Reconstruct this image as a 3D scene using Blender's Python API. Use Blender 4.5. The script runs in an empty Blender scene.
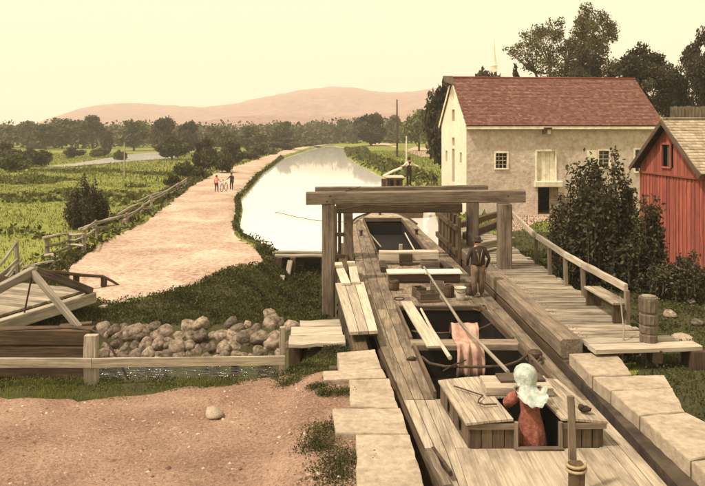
import bpy, bmesh, math, random
import numpy as np
from mathutils import Vector, Matrix, noise as mnoise
from mathutils.geometry import delaunay_2d_cdt

random.seed(11); RNG = np.random.default_rng(7)
SC = bpy.context.scene
COL = SC.collection
R = math.radians

# ------------------------------------------------------------------ camera
F, CX, V0, H = 680.0, 352.5, 130.0, 5.0        # focal length / centre / horizon in photo pixels, eye height in metres
cam = bpy.data.cameras.new('camera'); cam_o = bpy.data.objects.new('camera', cam); COL.objects.link(cam_o)
cam.sensor_width = 36; cam.lens = 36 * F / 705
cam.shift_y = -(243 - V0) / 705
cam.clip_start = 0.1; cam.clip_end = 20000
cam_o.location = (0, 0, H); cam_o.rotation_euler = (R(90), 0, 0)
SC.camera = cam_o

# ------------------------------------------------------------------ sky, sun, exposure
SUN_EL, SUN_AZ = R(57), R(243)                 # azimuth clockwise from +Y: sun at the left, a little behind the camera
world = bpy.data.worlds.new('World'); SC.world = world; world.use_nodes = True
wn, wl = world.node_tree.nodes, world.node_tree.links
wn.clear()
wo = wn.new('ShaderNodeOutputWorld'); bg = wn.new('ShaderNodeBackground'); veil = wn.new('ShaderNodeBackground')
sky = wn.new('ShaderNodeTexSky'); sky.sky_type = 'NISHITA'; sky.sun_disc = False
sky.sun_elevation = SUN_EL; sky.sun_rotation = SUN_AZ; sky.dust_density = 6; sky.air_density = 1.0; sky.ozone_density = 0.5
bg.inputs['Strength'].default_value = 0.05
# a thin even overcast veil over the blue
veil.inputs['Color'].default_value = (1.0, 0.865, 0.48, 1); veil.inputs['Strength'].default_value = 0.66
wt = wn.new('ShaderNodeTexCoord'); wsx = wn.new('ShaderNodeSeparateXYZ'); wr_ = wn.new('ShaderNodeValToRGB')
wr_.color_ramp.elements[0].position = 0.0; wr_.color_ramp.elements[0].color = (1.0, .80, .56, 1); wr_.color_ramp.elements[1].position = .17; wr_.color_ramp.elements[1].color = (1.0, .875, .50, 1)
wl.new(wt.outputs['Generated'], wsx.inputs[0]); wl.new(wsx.outputs[2], wr_.inputs[0]); wl.new(wr_.outputs[0], veil.inputs['Color'])
add = wn.new('ShaderNodeAddShader')
wl.new(sky.outputs[0], bg.inputs['Color']); wl.new(bg.outputs[0], add.inputs[0]); wl.new(veil.outputs[0], add.inputs[1])
wl.new(add.outputs[0], wo.inputs['Surface'])
sun = bpy.data.lights.new('sun', 'SUN'); sun.energy = 3.3; sun.angle = R(3); sun.color = (1.0, 0.92, 0.80)
sun_o = bpy.data.objects.new('sun', sun); COL.objects.link(sun_o)
sd_ = Vector((math.sin(SUN_AZ) * math.cos(SUN_EL), math.cos(SUN_AZ) * math.cos(SUN_EL), math.sin(SUN_EL)))
sun_o.rotation_euler = sd_.to_track_quat('Z', 'Y').to_euler(); sun_o.location = (-30, -20, 60)
vs = SC.view_settings; vs.view_transform = 'Standard'; vs.look = 'None'; vs.exposure = 0.52; vs.gamma = 1.0; vs.use_curve_mapping = False
SC.render.engine = 'CYCLES'; SC.cycles.use_denoising = True
SC.cycles.max_bounces = 8; SC.cycles.transparent_max_bounces = 8; SC.cycles.volume_bounces = 1

# ------------------------------------------------------------------ helpers
def P(u, v, z=0.0):
    D = F * (H - z) / (v - V0); return Vector(((u - CX) / F * D, D, z))
def Q(u, v, D): return Vector(((u - CX) / F * D, D, H - (v - V0) / F * D))
def X(u, D): return (u - CX) / F * D
def ZV(v, D): return H - (v - V0) / F * D
def rnd(a, b): return random.uniform(a, b)
def sstep(a, b, x):
    t = np.clip((x - a) / (b - a), 0, 1); return t * t * (3 - 2 * t)

class MB:
    """collects shapes in world coordinates and links them as one mesh"""
    def __init__(s, M=None): s.v = []; s.f = []; s.g = []; s.m = []; s.M = M; s.mi = 0
    def _add(s, vs_, fs, gs=None):
        b = len(s.v); off = Vector((rnd(0, 40), rnd(0, 40), rnd(0, 40)))
        for i, p in enumerate(vs_):
            p = Vector(p); g = Vector(gs[i]) if gs else p
            s.g.append(g + off); s.v.append(s.M @ p if s.M else p)
        for f in fs: s.f.append([b + i for i in f]); s.m.append(s.mi)
    def beam(s, a, b, w, h, up=(0, 0, 1), seg=1, jit=0.0, ch=None, w2=None, h2=None):
        a, b = Vector(a), Vector(b); d = b - a; L = d.length; d.normalize(); up = Vector(up)
        if abs(d.dot(up)) > 0.95: up = Vector((0, 1, 0)) if abs(d.y) < 0.9 else Vector((1, 0, 0))
        sd = d.cross(up).normalized(); u2 = sd.cross(d).normalized()
        if ch is None: ch = min(w, h) * 0.1
        V, G = [], []
        for k in range(seg + 1):
            t = k / seg; c = a + d * L * t
            ww = (w + ((w2 or w) - w) * t) / 2; hh = (h + ((h2 or h) - h) * t) / 2
            j1, j2 = (rnd(-jit, jit), rnd(-jit, jit)) if 0 < k < seg or jit == 0 else (rnd(-jit, jit) * .4, rnd(-jit, jit) * .4)
            cs = [(-ww + ch, -hh), (ww - ch, -hh), (ww, -hh + ch), (ww, hh - ch), (ww - ch, hh), (-ww + ch, hh), (-ww, hh - ch), (-ww, -hh + ch)]
            for (p, q) in cs:
                e = jit * .3
                V.append(c + sd * (p + j1 + rnd(-e, e)) + u2 * (q + j2 + rnd(-e, e))); G.append((t * L, p, q))
        Fc = []
        for k in range(seg):
            for i in range(8): Fc.append([k * 8 + i, k * 8 + (i + 1) % 8, (k + 1) * 8 + (i + 1) % 8, (k + 1) * 8 + i])
        Fc.append(list(range(7, -1, -1))); Fc.append([seg * 8 + i for i in range(8)])
        s._add(V, Fc, G); return s
    def tube(s, pts, r, n=7, caps=True):
        pts = [Vector(p) for p in pts]; rr = r if isinstance(r, (list, tuple)) else [r] * len(pts)
        V, G, Fc = [], [], []; ref = None; L = 0
        for k, p in enumerate(pts):
            t = (pts[min(k + 1, len(pts) - 1)] - pts[max(k - 1, 0)]).normalized()
            if ref is None: ref = Vector((0, 0, 1)) if abs(t.z) < .9 else Vector((1, 0, 0))
            a = t.cross(ref).normalized(); bb = a.cross(t).normalized(); ref = bb
            if k: L += (p - pts[k - 1]).length
            for i in range(n):
                an = 2 * math.pi * i / n; V.append(p + (a * math.cos(an) + bb * math.sin(an)) * rr[k]); G.append((L, math.cos(an) * rr[k], math.sin(an) * rr[k]))
        for k in range(len(pts) - 1):
            for i in range(n): Fc.append([k * n + i, (k + 1) * n + i, (k + 1) * n + (i + 1) % n, k * n + (i + 1) % n])
        if caps: Fc.append(list(range(n))); Fc.append([(len(pts) - 1) * n + i for i in range(n - 1, -1, -1)])
        s._add(V, Fc, G); return s
    def prism(s, top, dv, grain=None):
        """polygon (counter-clockwise seen from outside) and an offset vector for its far side"""
        top = [Vector(p) for p in top]; dv = Vector(dv); n = len(top)
        gd = Vector(grain).normalized() if grain else Vector((0, 1, 0))
        gs = gd.cross(Vector((0, 0, 1)));  gs = gs.normalized() if gs.length > .1 else Vector((1, 0, 0))
        gu = gs.cross(gd)
        V = top + [p + dv for p in top]; G = [(p.dot(gd), p.dot(gs), p.dot(gu)) for p in V]
        Fc = [list(range(n)), [2 * n - 1 - i for i in range(n)]] + [[i, n + i, n + (i + 1) % n, (i + 1) % n] for i in range(n)]
        s._add(V, Fc, G); return s
    def box(s, c, sx, sy, sz, rz=0.0, grain='x'):
        c = Vector(c); ca, sa = math.cos(rz), math.sin(rz); ex = Vector((ca, sa, 0)); ey = Vector((-sa, ca, 0))
        if grain == 'x': s.beam(c - ex * sx / 2, c + ex * sx / 2, sy, sz, ch=min(sx, sy, sz) * .06)
        elif grain == 'y': s.beam(c - ey * sy / 2, c + ey * sy / 2, sx, sz, ch=min(sx, sy, sz) * .06)
        else: s.beam(c - Vector((0, 0, sz / 2)), c + Vector((0, 0, sz / 2)), sx, sy, up=ey, ch=min(sx, sy, sz) * .06)
        return s
    def lathe(s, c, prof, n=16, ax=None):
        c = Vector(c); V, G, Fc = [], [], []
        Mx = Vector(ax).to_track_quat('Z', 'Y').to_matrix() if ax else Matrix.Identity(3)
        for (r, z) in prof:
            for i in range(n):
                a = 2 * math.pi * i / n; q = Vector((r * math.cos(a), r * math.sin(a), z)); V.append(c + Mx @ q); G.append((z, q.x, q.y))
        for k in range(len(prof) - 1):
            for i in range(n): Fc.append([k * n + i, k * n + (i + 1) % n, (k + 1) * n + (i + 1) % n, (k + 1) * n + i])
        Fc.append([n - 1 - i for i in range(n)]); Fc.append([(len(prof) - 1) * n + i for i in range(n)])
        s._add(V, Fc, G); return s
    def ell(s, c, rx, ry, rz, n=10, m=7, nz=0.0, sd=0):
        c = Vector(c); V, Fc = [], []
        for k in range(m + 1):
            th = math.pi * k / m
            for i in range(n):
                a = 2 * math.pi * i / n; d = Vector((math.sin(th) * math.cos(a), math.sin(th) * math.sin(a), math.cos(th)))
                q = 1 + nz * mnoise.noise(d * 2.1 + Vector((sd, sd * .7, 0)))
                V.append(c + Vector((d.x * rx, d.y * ry, d.z * rz)) * q)
        for k in range(m):
            for i in range(n): Fc.append([k * n + i, (k + 1) * n + i, (k + 1) * n + (i + 1) % n, k * n + (i + 1) % n])
        s._add(V, Fc); return s
    def build(s, name, mat, parent=None, smooth=False, origin=None):
        org = world_loc(parent) if parent else Vector(origin or (0, 0, 0))
        me = bpy.data.meshes.new(name)
        me.from_pydata([tuple(p - org) for p in s.v], [], s.f)
        at = me.attributes.new('grain', 'FLOAT_VECTOR', 'POINT'); at.data.foreach_set('vector', [c for g in s.g for c in g])
        for m in (mat if isinstance(mat, (list, tuple)) else [mat]): me.materials.append(m)
        if isinstance(mat, (list, tuple)): me.polygons.foreach_set('material_index', s.m)
        if smooth: me.polygons.foreach_set('use_smooth', [True] * len(me.polygons))
        bm = bmesh.new(); bm.from_mesh(me); bmesh.ops.recalc_face_normals(bm, faces=bm.faces); bm.to_mesh(me); bm.free()
        o = bpy.data.objects.new(name, me); COL.objects.link(o)
        if parent: o.parent = parent
        else: o.location = org
        return o

def world_loc(o):
    p = Vector((0, 0, 0))
    while o: p = p + o.location; o = o.parent
    return p
def tag(o, label=None, cat=None, group=None, kind=None):
    if label: o['label'] = label
    if cat: o['category'] = cat
    if group: o['group'] = group
    if kind: o['kind'] = kind
    return o
def thing(name, label, cat, loc, group=None):
    o = bpy.data.objects.new(name, None); COL.objects.link(o); o.location = loc; o.empty_display_size = .2
    return tag(o, label, cat, group)
def part(name, mesh, parent, loc=(0, 0, 0), rot=(0, 0, 0), scale=(1, 1, 1)):
    o = bpy.data.objects.new(name, mesh); COL.objects.link(o); o.parent = parent
    o.location = loc; o.rotation_euler = rot; o.scale = scale; return o
def raw_mesh(name, V, Fq, mat, rv=None, smooth=False):
    """numpy mesh; Fq is (n,3) or (n,4)"""
    me = bpy.data.meshes.new(name); n, k = Fq.shape
    me.vertices.add(len(V)); me.vertices.foreach_set('co', V.astype(np.float32).ravel())
    me.loops.add(n * k); me.loops.foreach_set('vertex_index', Fq.astype(np.int32).ravel())
    me.polygons.add(n); me.polygons.foreach_set('loop_start', np.arange(0, n * k, k, dtype=np.int32))
    if rv is not None:
        a = me.attributes.new('rnd', 'FLOAT', 'POINT'); a.data.foreach_set('value', rv.astype(np.float32))
    if smooth: me.polygons.foreach_set('use_smooth', np.ones(n, dtype=bool))
    me.materials.append(mat); me.update(calc_edges=True); me.validate(); return me
def link(name, me, parent=None, loc=(0, 0, 0)):
    o = bpy.data.objects.new(name, me); COL.objects.link(o); o.location = loc
    if parent: o.parent = parent
    return o

# ------------------------------------------------------------------ materials
def newmat(name):
    m = bpy.data.materials.new(name); m.use_nodes = True
    nt = m.node_tree; b = nt.nodes['Principled BSDF']; return m, nt.nodes, nt.links, b
def ramp(n, stops):
    r = n.new('ShaderNodeValToRGB'); e = r.color_ramp.elements
    while len(e) < len(stops): e.new(.5)
    for i, (p, c) in enumerate(stops): e[i].position = p; e[i].color = (*c, 1)
    return r
def nz(n, scale, detail=5, rough=.6, dist=0):
    t = n.new('ShaderNodeTexNoise'); t.inputs['Scale'].default_value = scale; t.inputs['Detail'].default_value = detail
    t.inputs['Roughness'].default_value = rough; t.inputs['Distortion'].default_value = dist; return t
def mixc(n, l, a, b, fac, mode='MIX'):
    m = n.new('ShaderNodeMix'); m.data_type = 'RGBA'; m.blend_type = mode
    for s, x in ((6, a), (7, b)):
        if isinstance(x, tuple): m.inputs[s].default_value = (*x, 1)
        else: l.new(x, m.inputs[s])
    if isinstance(fac, (int, float)): m.inputs[0].default_value = fac
    else: l.new(fac, m.inputs[0])
    return m.outputs[2]
def scl(c, k): return tuple(x * k for x in c)
def bump(n, l, h, b, st, dist=.02):
    bp = n.new('ShaderNodeBump'); bp.inputs['Strength'].default_value = st; bp.inputs['Distance'].default_value = dist
    l.new(h, bp.inputs['Height']); l.new(bp.outputs[0], b.inputs['Normal'])

def wood(name, dark, light, stain=(.10, .065, .035), rough=.85, stain_amt=.55, vr=(.54, .98)):
    m, n, l, b = newmat(name)
    at = n.new('ShaderNodeAttribute'); at.attribute_name = 'grain'
    mp = n.new('ShaderNodeMapping'); mp.inputs['Scale'].default_value = (.7, 16, 16); l.new(at.outputs['Vector'], mp.inputs['Vector'])
    t1 = nz(n, 1.6, 7, .68, .4); l.new(mp.outputs[0], t1.inputs['Vector'])
    r1 = ramp(n, [(.32, dark), (.62, light)]); l.new(t1.outputs[0], r1.inputs[0])
    mp2 = n.new('ShaderNodeMapping'); mp2.inputs['Scale'].default_value = (1.2, 3, 3); l.new(at.outputs['Vector'], mp2.inputs['Vector'])
    t2 = nz(n, .9, 6, .65); l.new(mp2.outputs[0], t2.inputs['Vector'])
    r2 = ramp(n, [(.44, (0, 0, 0)), (.72, (1, 1, 1))]); l.new(t2.outputs[0], r2.inputs[0])
    mul = n.new('ShaderNodeMath'); mul.operation = 'MULTIPLY'; mul.inputs[1].default_value = stain_amt; l.new(r2.outputs[0], mul.inputs[0])
    c = mixc(n, l, r1.outputs[0], stain, mul.outputs[0])
    # fine dark drying cracks
    mp3 = n.new('ShaderNodeMapping'); mp3.inputs['Scale'].default_value = (.5, 34, 34); l.new(at.outputs['Vector'], mp3.inputs['Vector'])
    t3 = nz(n, 1.3, 3, .5); l.new(mp3.outputs[0], t3.inputs['Vector'])
    r3 = ramp(n, [(.63, (0, 0, 0)), (.68, (1, 1, 1))]); l.new(t3.outputs[0], r3.inputs[0])
    mu3 = n.new('ShaderNodeMath'); mu3.operation = 'MULTIPLY'; mu3.inputs[1].default_value = .6; l.new(r3.outputs[0], mu3.inputs[0])
    c = mixc(n, l, c, scl(stain, .5), mu3.outputs[0])
    oi = n.new('ShaderNodeObjectInfo'); hv = n.new('ShaderNodeHueSaturation')
    mr = n.new('ShaderNodeMapRange'); mr.inputs[3].default_value = vr[0]; mr.inputs[4].default_value = vr[1]; l.new(oi.outputs['Random'], mr.inputs[0])
    l.new(mr.outputs[0], hv.inputs['Value']); l.new(c, hv.inputs['Color']); l.new(hv.outputs[0], b.inputs['Base Color'])
    b.inputs['Roughness'].default_value = rough; b.inputs['Specular IOR Level'].default_value = .2
    bump(n, l, t1.outputs[0], b, .5, .012); return m
def plain(name, c1, c2, scale=6, rough=.8, bst=.3, bd=.01, detail=5, lo=.35, hi=.65, spec=.25, rand=.12):
    m, n, l, b = newmat(name)
    tc = n.new('ShaderNodeTexCoord'); t = nz(n, scale, detail, .62); l.new(tc.outputs['Object'], t.inputs['Vector'])
    r = ramp(n, [(lo, c1), (hi, c2)]); l.new(t.outputs[0], r.inputs[0])
    oi = n.new('ShaderNodeObjectInfo'); hv = n.new('ShaderNodeHueSaturation')
    mr = n.new('ShaderNodeMapRange'); mr.inputs[3].default_value = 1 - rand; mr.inputs[4].default_value = 1 + rand; l.new(oi.outputs['Random'], mr.inputs[0])
    l.new(mr.outputs[0], hv.inputs['Value']); l.new(r.outputs[0], hv.inputs['Color']); l.new(hv.outputs[0], b.inputs['Base Color'])
    b.inputs['Roughness'].default_value = rough; b.inputs['Specular IOR Level'].default_value = spec
    if bst: bump(n, l, t.outputs[0], b, bst, bd)
    return m
def ground(name, stops1, stops2, s1, s2, mixf=.5, bst=.5, bd=.03, rough=.95, speck=None, dist=0):
    """large patches, small mottling and pebble-size specks, all in metres"""
    m, n, l, b = newmat(name); tc = n.new('ShaderNodeTexCoord')
    a = nz(n, s1, 6, .6, dist); l.new(tc.outputs['Object'], a.inputs['Vector']); ra = ramp(n, stops1); l.new(a.outputs[0], ra.inputs[0])
    c = nz(n, s2, 8, .7); l.new(tc.outputs['Object'], c.inputs['Vector']); rc = ramp(n, stops2); l.new(c.outputs[0], rc.inputs[0])
    col = mixc(n, l, ra.outputs[0], rc.outputs[0], mixf)
    hgt = c.outputs[0]
    if speck:
        vz = n.new('ShaderNodeTexVoronoi'); vz.inputs['Scale'].default_value = speck[0]; l.new(tc.outputs['Object'], vz.inputs['Vector'])
        rs = ramp(n, [(.10, (1, 1, 1)), (.22, (0, 0, 0))]); l.new(vz.outputs['Distance'], rs.inputs[0])
        w = n.new('ShaderNodeTexWhiteNoise'); l.new(vz.outputs['Color'], w.inputs['Vector'])
        rw = ramp(n, [(.25, speck[1]), (.8, speck[2])]); l.new(w.outputs['Value'], rw.inputs[0])
        col = mixc(n, l, col, rw.outputs[0], rs.outputs[0])
        ad = n.new('ShaderNodeMath'); ad.operation = 'ADD'; l.new(c.outputs[0], ad.inputs[0]); l.new(rs.outputs[0], ad.inputs[1]); hgt = ad.outputs[0]
    l.new(col, b.inputs['Base Color']); b.inputs['Roughness'].default_value = rough; b.inputs['Specular IOR Level'].default_value = .15
    bump(n, l, hgt, b, bst, bd); return m
def leafmat(name, c1, c2, c3, trans=.25):
    m, n, l, b = newmat(name)
    at = n.new('ShaderNodeAttribute'); at.attribute_name = 'rnd'
    r = ramp(n, [(0, c1), (.55, c2), (1, c3)]); l.new(at.outputs['Fac'], r.inputs[0])
    oi = n.new('ShaderNodeObjectInfo'); hv = n.new('ShaderNodeHueSaturation')
    mr = n.new('ShaderNodeMapRange'); mr.inputs[3].default_value = .8; mr.inputs[4].default_value = 1.2; l.new(oi.outputs['Random'], mr.inputs[0])
    l.new(mr.outputs[0], hv.inputs['Value']); l.new(r.outputs[0], hv.inputs['Color'])
    l.new(hv.outputs[0], b.inputs['Base Color']); b.inputs['Roughness'].default_value = .75; b.inputs['Specular IOR Level'].default_value = .15
    tr = n.new('ShaderNodeBsdfTranslucent'); l.new(hv.outputs[0], tr.inputs['Color'])
    mx = n.new('ShaderNodeMixShader'); mx.inputs[0].default_value = trans
    l.new(b.outputs[0], mx.inputs[1]); l.new(tr.outputs[0], mx.inputs[2]); l.new(mx.outputs[0], n['Material Output'].inputs['Surface']); return m

M = {}
M['timber'] = wood('weathered_timber', (.135, .094, .064), (.36, .268, .19), (.055, .036, .024), stain_amt=.75, vr=(.52, .82))
M['timber_dk'] = wood('dark_wet_timber', (.05, .03, .017), (.15, .092, .05), (.025, .015, .01))
M['board'] = wood('pale_sawn_board', (.40, .31, .22), (.70, .59, .44), (.22, .155, .10), stain_amt=.4)
M['deck'] = wood('boat_deck_plank', (.22, .155, .10), (.48, .36, .25), (.07, .047, .03), stain_amt=.9, vr=(.46, .76))
M['stern'] = wood('sun_bleached_deck', (.38, .29, .20), (.63, .51, .375), (.15, .10, .066), stain_amt=.8, vr=(.66, .78))
M['brown'] = wood('brown_cabin_board', (.075, .047, .03), (.20, .135, .088), (.035, .021, .013))
M['hold'] = wood('shade_black_hold_board', (.009, .006, .004), (.022, .014, .009), (.005, .003, .002))  # near-black colour puts deep shade into the shallow holds
M['fence'] = wood('silvery_fence_wood', (.25, .195, .14), (.54, .45, .335), (.13, .092, .065), stain_amt=.6)
M['walk'] = wood('grey_walk_plank', (.23, .175, .12), (.56, .45, .325), (.075, .05, .032), stain_amt=.8, vr=(.46, .86))
M['redboard'] = wood('red_painted_board', (.30, .070, .045), (.47, .135, .092), (.16, .045, .03), stain_amt=.55)
M['white'] = plain('old_white_paint', (.55, .47, .33), (.78, .70, .54), 3, .6, .2)
M['coping'] = None
M['stone'] = plain('rubble_stone', (.075, .052, .036), (.31, .228, .163), 2.2, .92, .9, .06, 9, rand=.5)
M['wallstone'] = plain('damp_lock_wall', (.028, .019, .013), (.10, .068, .045), 2.2, .9, .8, .06, 8)
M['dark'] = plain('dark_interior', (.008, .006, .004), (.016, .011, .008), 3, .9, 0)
M['iron'] = plain('rusty_iron', (.03, .018, .012), (.09, .05, .03), 9, .7, .2)
M['tin'] = plain('dull_tin', (.42, .37, .28), (.6, .54, .42), 5, .45, .1)
M['rope'] = plain('old_rope', (.22, .15, .08), (.4, .3, .18), 20, .95, .3)
M['skin'] = plain('skin', (.42, .24, .15), (.5, .3, .19), 5, .6, 0)
M['dress'] = plain('rust_red_dress', (.15, .045, .028), (.32, .115, .075), 9, .95, .9, .05, 8)
M['scarf'] = plain('pale_green_scarf', (.25, .275, .23), (.46, .475, .40), 9, .95, .9, .05, 8)
M['drab'] = plain('dark_brown_cloth', (.028, .017, .012), (.06, .036, .025), 8, .95, .4, .02)
M['trouser'] = plain('faded_brown_trousers', (.12, .075, .05), (.22, .145, .095), 6, .95, .4, .02)
M['strap'] = plain('pale_strap', (.20, .145, .10), (.30, .22, .15), 6, .9, 0)
M['pinkcloth'] = plain('faded_pink_cloth', (.30, .155, .11), (.54, .34, .26), 4, .95, .4, .02)
M['pinkshirt'] = plain('rose_shirt', (.5, .17, .14), (.62, .25, .2), 6, .9, .2)
M['shirt'] = plain('cream_shirt', (.6, .5, .36), (.74, .64, .48), 6, .9, .2)
M['bark'] = plain('tree_bark', (.05, .035, .022), (.13, .09, .055), 6, .95, .6, .03)
M['glass'] = plain('old_window_glass', (.012, .010, .008), (.03, .024, .018), 2, .08, .05, spec=.5)
M['black'] = plain('black_rubber', (.012, .01, .009), (.02, .016, .012), 4, .6, 0)

LF = {
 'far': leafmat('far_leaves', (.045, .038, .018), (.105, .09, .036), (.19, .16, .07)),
 'dark': leafmat('dark_leaves', (.024, .019, .010), (.062, .050, .024), (.13, .105, .05)),
 'mid': leafmat('mid_leaves', (.030, .030, .009), (.080, .078, .022), (.16, .15, .05)),
 'light': leafmat('light_leaves', (.06, .065, .015), (.14, .15, .04), (.24, .235, .08)),
 'open': leafmat('airy_leaves', (.045, .036, .016), (.11, .09, .035), (.2, .165, .07), .3),
 'weed': leafmat('weed_leaves', (.026, .025, .009), (.075, .072, .022), (.18, .165, .055), .35),
 'bush': leafmat('bush_leaves', (.022, .019, .010), (.062, .053, .025), (.15, .125, .062), .3),
 'grass': leafmat('grass_blades', (.08, .082, .016), (.165, .168, .034), (.29, .275, .08), .4),
 'dkgrass': leafmat('dark_grass_blades', (.024, .024, .007), (.065, .065, .018), (.14, .132, .04), .3),  # dark brown-green blades
}

# ------------------------------------------------------------------ plan of the place (metres, from pixels on known levels)
ZW, ZC, ZR = -0.45, -0.90, -1.55             # canal, creek and river levels
def pts(l, z): return [tuple(P(u, v, z)[:2]) for u, v in l]
shoreL = pts([(282, 256), (262, 247), (245, 237), (240, 226), (243, 210), (241, 200), (253, 186), (263, 174), (285, 158), (312, 149), (332, 145.5)], ZW)
shoreR = pts([(343, 147.5), (346, 157), (363, 167), (385, 178.5), (412, 190), (432, 203)], ZW)
canal_poly = [(.1, 28.4), (-3.0, 28.4)] + shoreL + shoreR + [(4.4, 33), (4.2, 28.4)]
river_poly = pts([(50, 168), (100, 163.5), (140, 160), (168, 158), (172, 154), (150, 152.5), (128, 155), (110, 159), (80, 163), (50, 166)], ZR)
creek_poly = [(-22, 14.4), (-2.1, 14.6), (-1.6, 15.6), (-1.9, 17.0), (-22, 17.2)]
LWX = ([5, 8.9, 14.3, 17.5, 21, 29], [1.30, .96, .40, .12, -.10, -.15])       # inner face of the left lock wall
RWX = ([5, 13.7, 16, 21.6, 30], [4.38, 4.36, 4.24, 4.10, 3.80])               # inner face of the right lock wall
def lwx(y): return float(np.interp(y, *LWX))
def rwx(y): return float(np.interp(y, *RWX))
lock_poly = [(lwx(5) - .3, 4.5), (lwx(14) - .3, 14), (lwx(21) - .3, 21), (lwx(29) - .3, 29), (rwx(29) + .3, 29), (rwx(21) + .3, 21), (rwx(13) + .3, 13), (rwx(5) + .3, 4.5)]
path_L = pts([(64, 284), (66, 268), (84, 254), (110, 240), (146, 221), (170, 203), (191, 186), (218, 172), (240, 165), (285, 150), (303, 147), (332, 143.6)], 0)
path_R = pts([(106, 299), (128, 294), (165, 290), (202, 279), (240, 266), (268, 261), (258, 249), (238, 238), (234, 224), (238, 208), (236, 198), (248, 184), (259, 172.5), (281, 156.5), (308, 147.8), (328, 144.6)], 0)
path_poly = path_R + path_L[::-1]
fore_poly = [(-14, 4), (-14, 12.9), (-10, 12.95)] + pts([(30, 399), (80, 400), (130, 397), (180, 389), (230, 385), (262, 379), (280, 370), (300, 366)], 0) + [(-.5, 13.9), (lwx(13.9) - .34, 13.9), (lwx(11) - .34, 11), (lwx(8.9) - .34, 8.9), (lwx(5) - .34, 4.6), (.9, 4)]
bank_poly = [(-22, 17.25), (-2.2, 17.1), (-1.5, 15.9), (-1.9, 14.5), (-1.75, 14.0), (-.55, 13.95), (lwx(14) - .34, 14), (lwx(18) - .34, 18), (-.5, 21), (-.52, 28.0), (-3.0, 28.25)] + [(x + .25, y - .1) for x, y in path_R[:8]][::-1] + [(-22, 20.5)]
lockside_poly = [(5.45, 4.5), (5.45, 13.4), (6.2, 14), (6.3, 24), (6.2, 30), (8, 33), (11.5, 33), (11.6, 27.8), (12, 23), (22, 22), (22, 4.5)]

def sdist(x, y, poly):
    """signed distance to a polygon, negative inside"""
    p = np.array(poly); q = np.roll(p, -1, 0); d2 = np.full(x.shape, 1e18); ins = np.zeros(x.shape, bool)
    for (ax, ay), (bx, by) in zip(p, q):
        ex, ey = bx - ax, by - ay; t = np.clip(((x - ax) * ex + (y - ay) * ey) / (ex * ex + ey * ey + 1e-12), 0, 1)
        d2 = np.minimum(d2, (x - ax - t * ex) ** 2 + (y - ay - t * ey) ** 2)
        c = ((ay > y) != (by > y)) & (x < (bx - ax) * (y - ay) / ((by - ay) if abs(by - ay) > 1e-12 else 1e-12) + ax); ins ^= c
    d = np.sqrt(d2); return np.where(ins, -d, d)
_pl = np.array(path_L); PLY, PLX = _pl[:, 1], _pl[:, 0]
def vnoise(x, y, s, seed=0.0):
    """cheap smooth value noise from sines, about -1..1"""
    return (np.sin(x * s * 1.7 + 1.3 * np.sin(y * s * 1.1 + seed)) + np.sin(y * s * 2.1 + 1.7 * np.sin(x * s * .9 + seed * 1.7)) + np.sin((x + y) * s * 1.3 + seed * 2.3)) / 3
def height(x, y, sheets=True):
    x = np.asarray(x, float); y = np.asarray(y, float)
    h = np.zeros(np.broadcast(x, y).shape)
    # meadow left of the towpath, falling towards the river
    xl = np.interp(y, PLY, PLX)
    left = sstep(.4, 4.0, xl - x) * sstep(18.5, 22, y)
    h -= left * (.75 + .85 * sstep(60, 140, y))
    # far plain and the rise behind the barn
    h -= .9 * sstep(230, 420, y) * (x < .2 * y)
    tr = x - .14 * y - 1.0
    h += sstep(0, 14, tr) * (6.0 * sstep(48, 70, y) + 9 * sstep(90, 300, y))
    h += .16 * sstep(4.6, 6, x) * (1 - sstep(28, 36, y)) - .35 * sstep(9, 12, x) * (1 - sstep(28, 36, y))
    # canal side bank right of the water
    h += .35 * sstep(36, 60, y) * sstep(0, 6, x - np.interp(y, [30, 40, 60, 120], [4.5, 5, 3, -1])) * (1 - sstep(0, 14, tr))
    # grassy bank between the towpath and the creek, with the hollow under the weir
    h -= .22 * sstep(26, 19, y) * (1 - sstep(18.0, 17.0, y)) * (x < 0.5)
    h -= 1.05 * np.exp(-((x + 1.25) / 1.9) ** 4 - ((y - 24.0) / 3.9) ** 4)
    h += .035 * vnoise(x, y, 1.1) + .02 * vnoise(x, y, 3.1, 2.0)
    h += .27 * sstep(0, 1.0, x + 1.55) * (1 - sstep(13.2, 14.2, y)) * (x < 2)            # earth packed against the coping
    sc = sdist(x, y, canal_poly); h = np.where(sc < 3, np.minimum(h, ZW + np.where(sc > 0, sc * .75, np.maximum(sc * .8, -1.2))), h)
    sk = sdist(x, y, creek_poly); h = np.where(sk < 2.5, np.minimum(h, ZC + np.where(sk > 0, sk * .95, np.maximum(sk * .8, -.4))), h)
    sr = sdist(x, y, river_poly); h = np.where(sr < 8, np.minimum(h, ZR + np.where(sr > 0, sr * .3, np.maximum(sr * .3, -.5))), h)
    sl = sdist(x, y, lock_poly); h = np.where(sl < 0, -2.4, h)
    return h
def hz(x, y): return float(height(np.array([x]), np.array([y]))[0])

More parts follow.
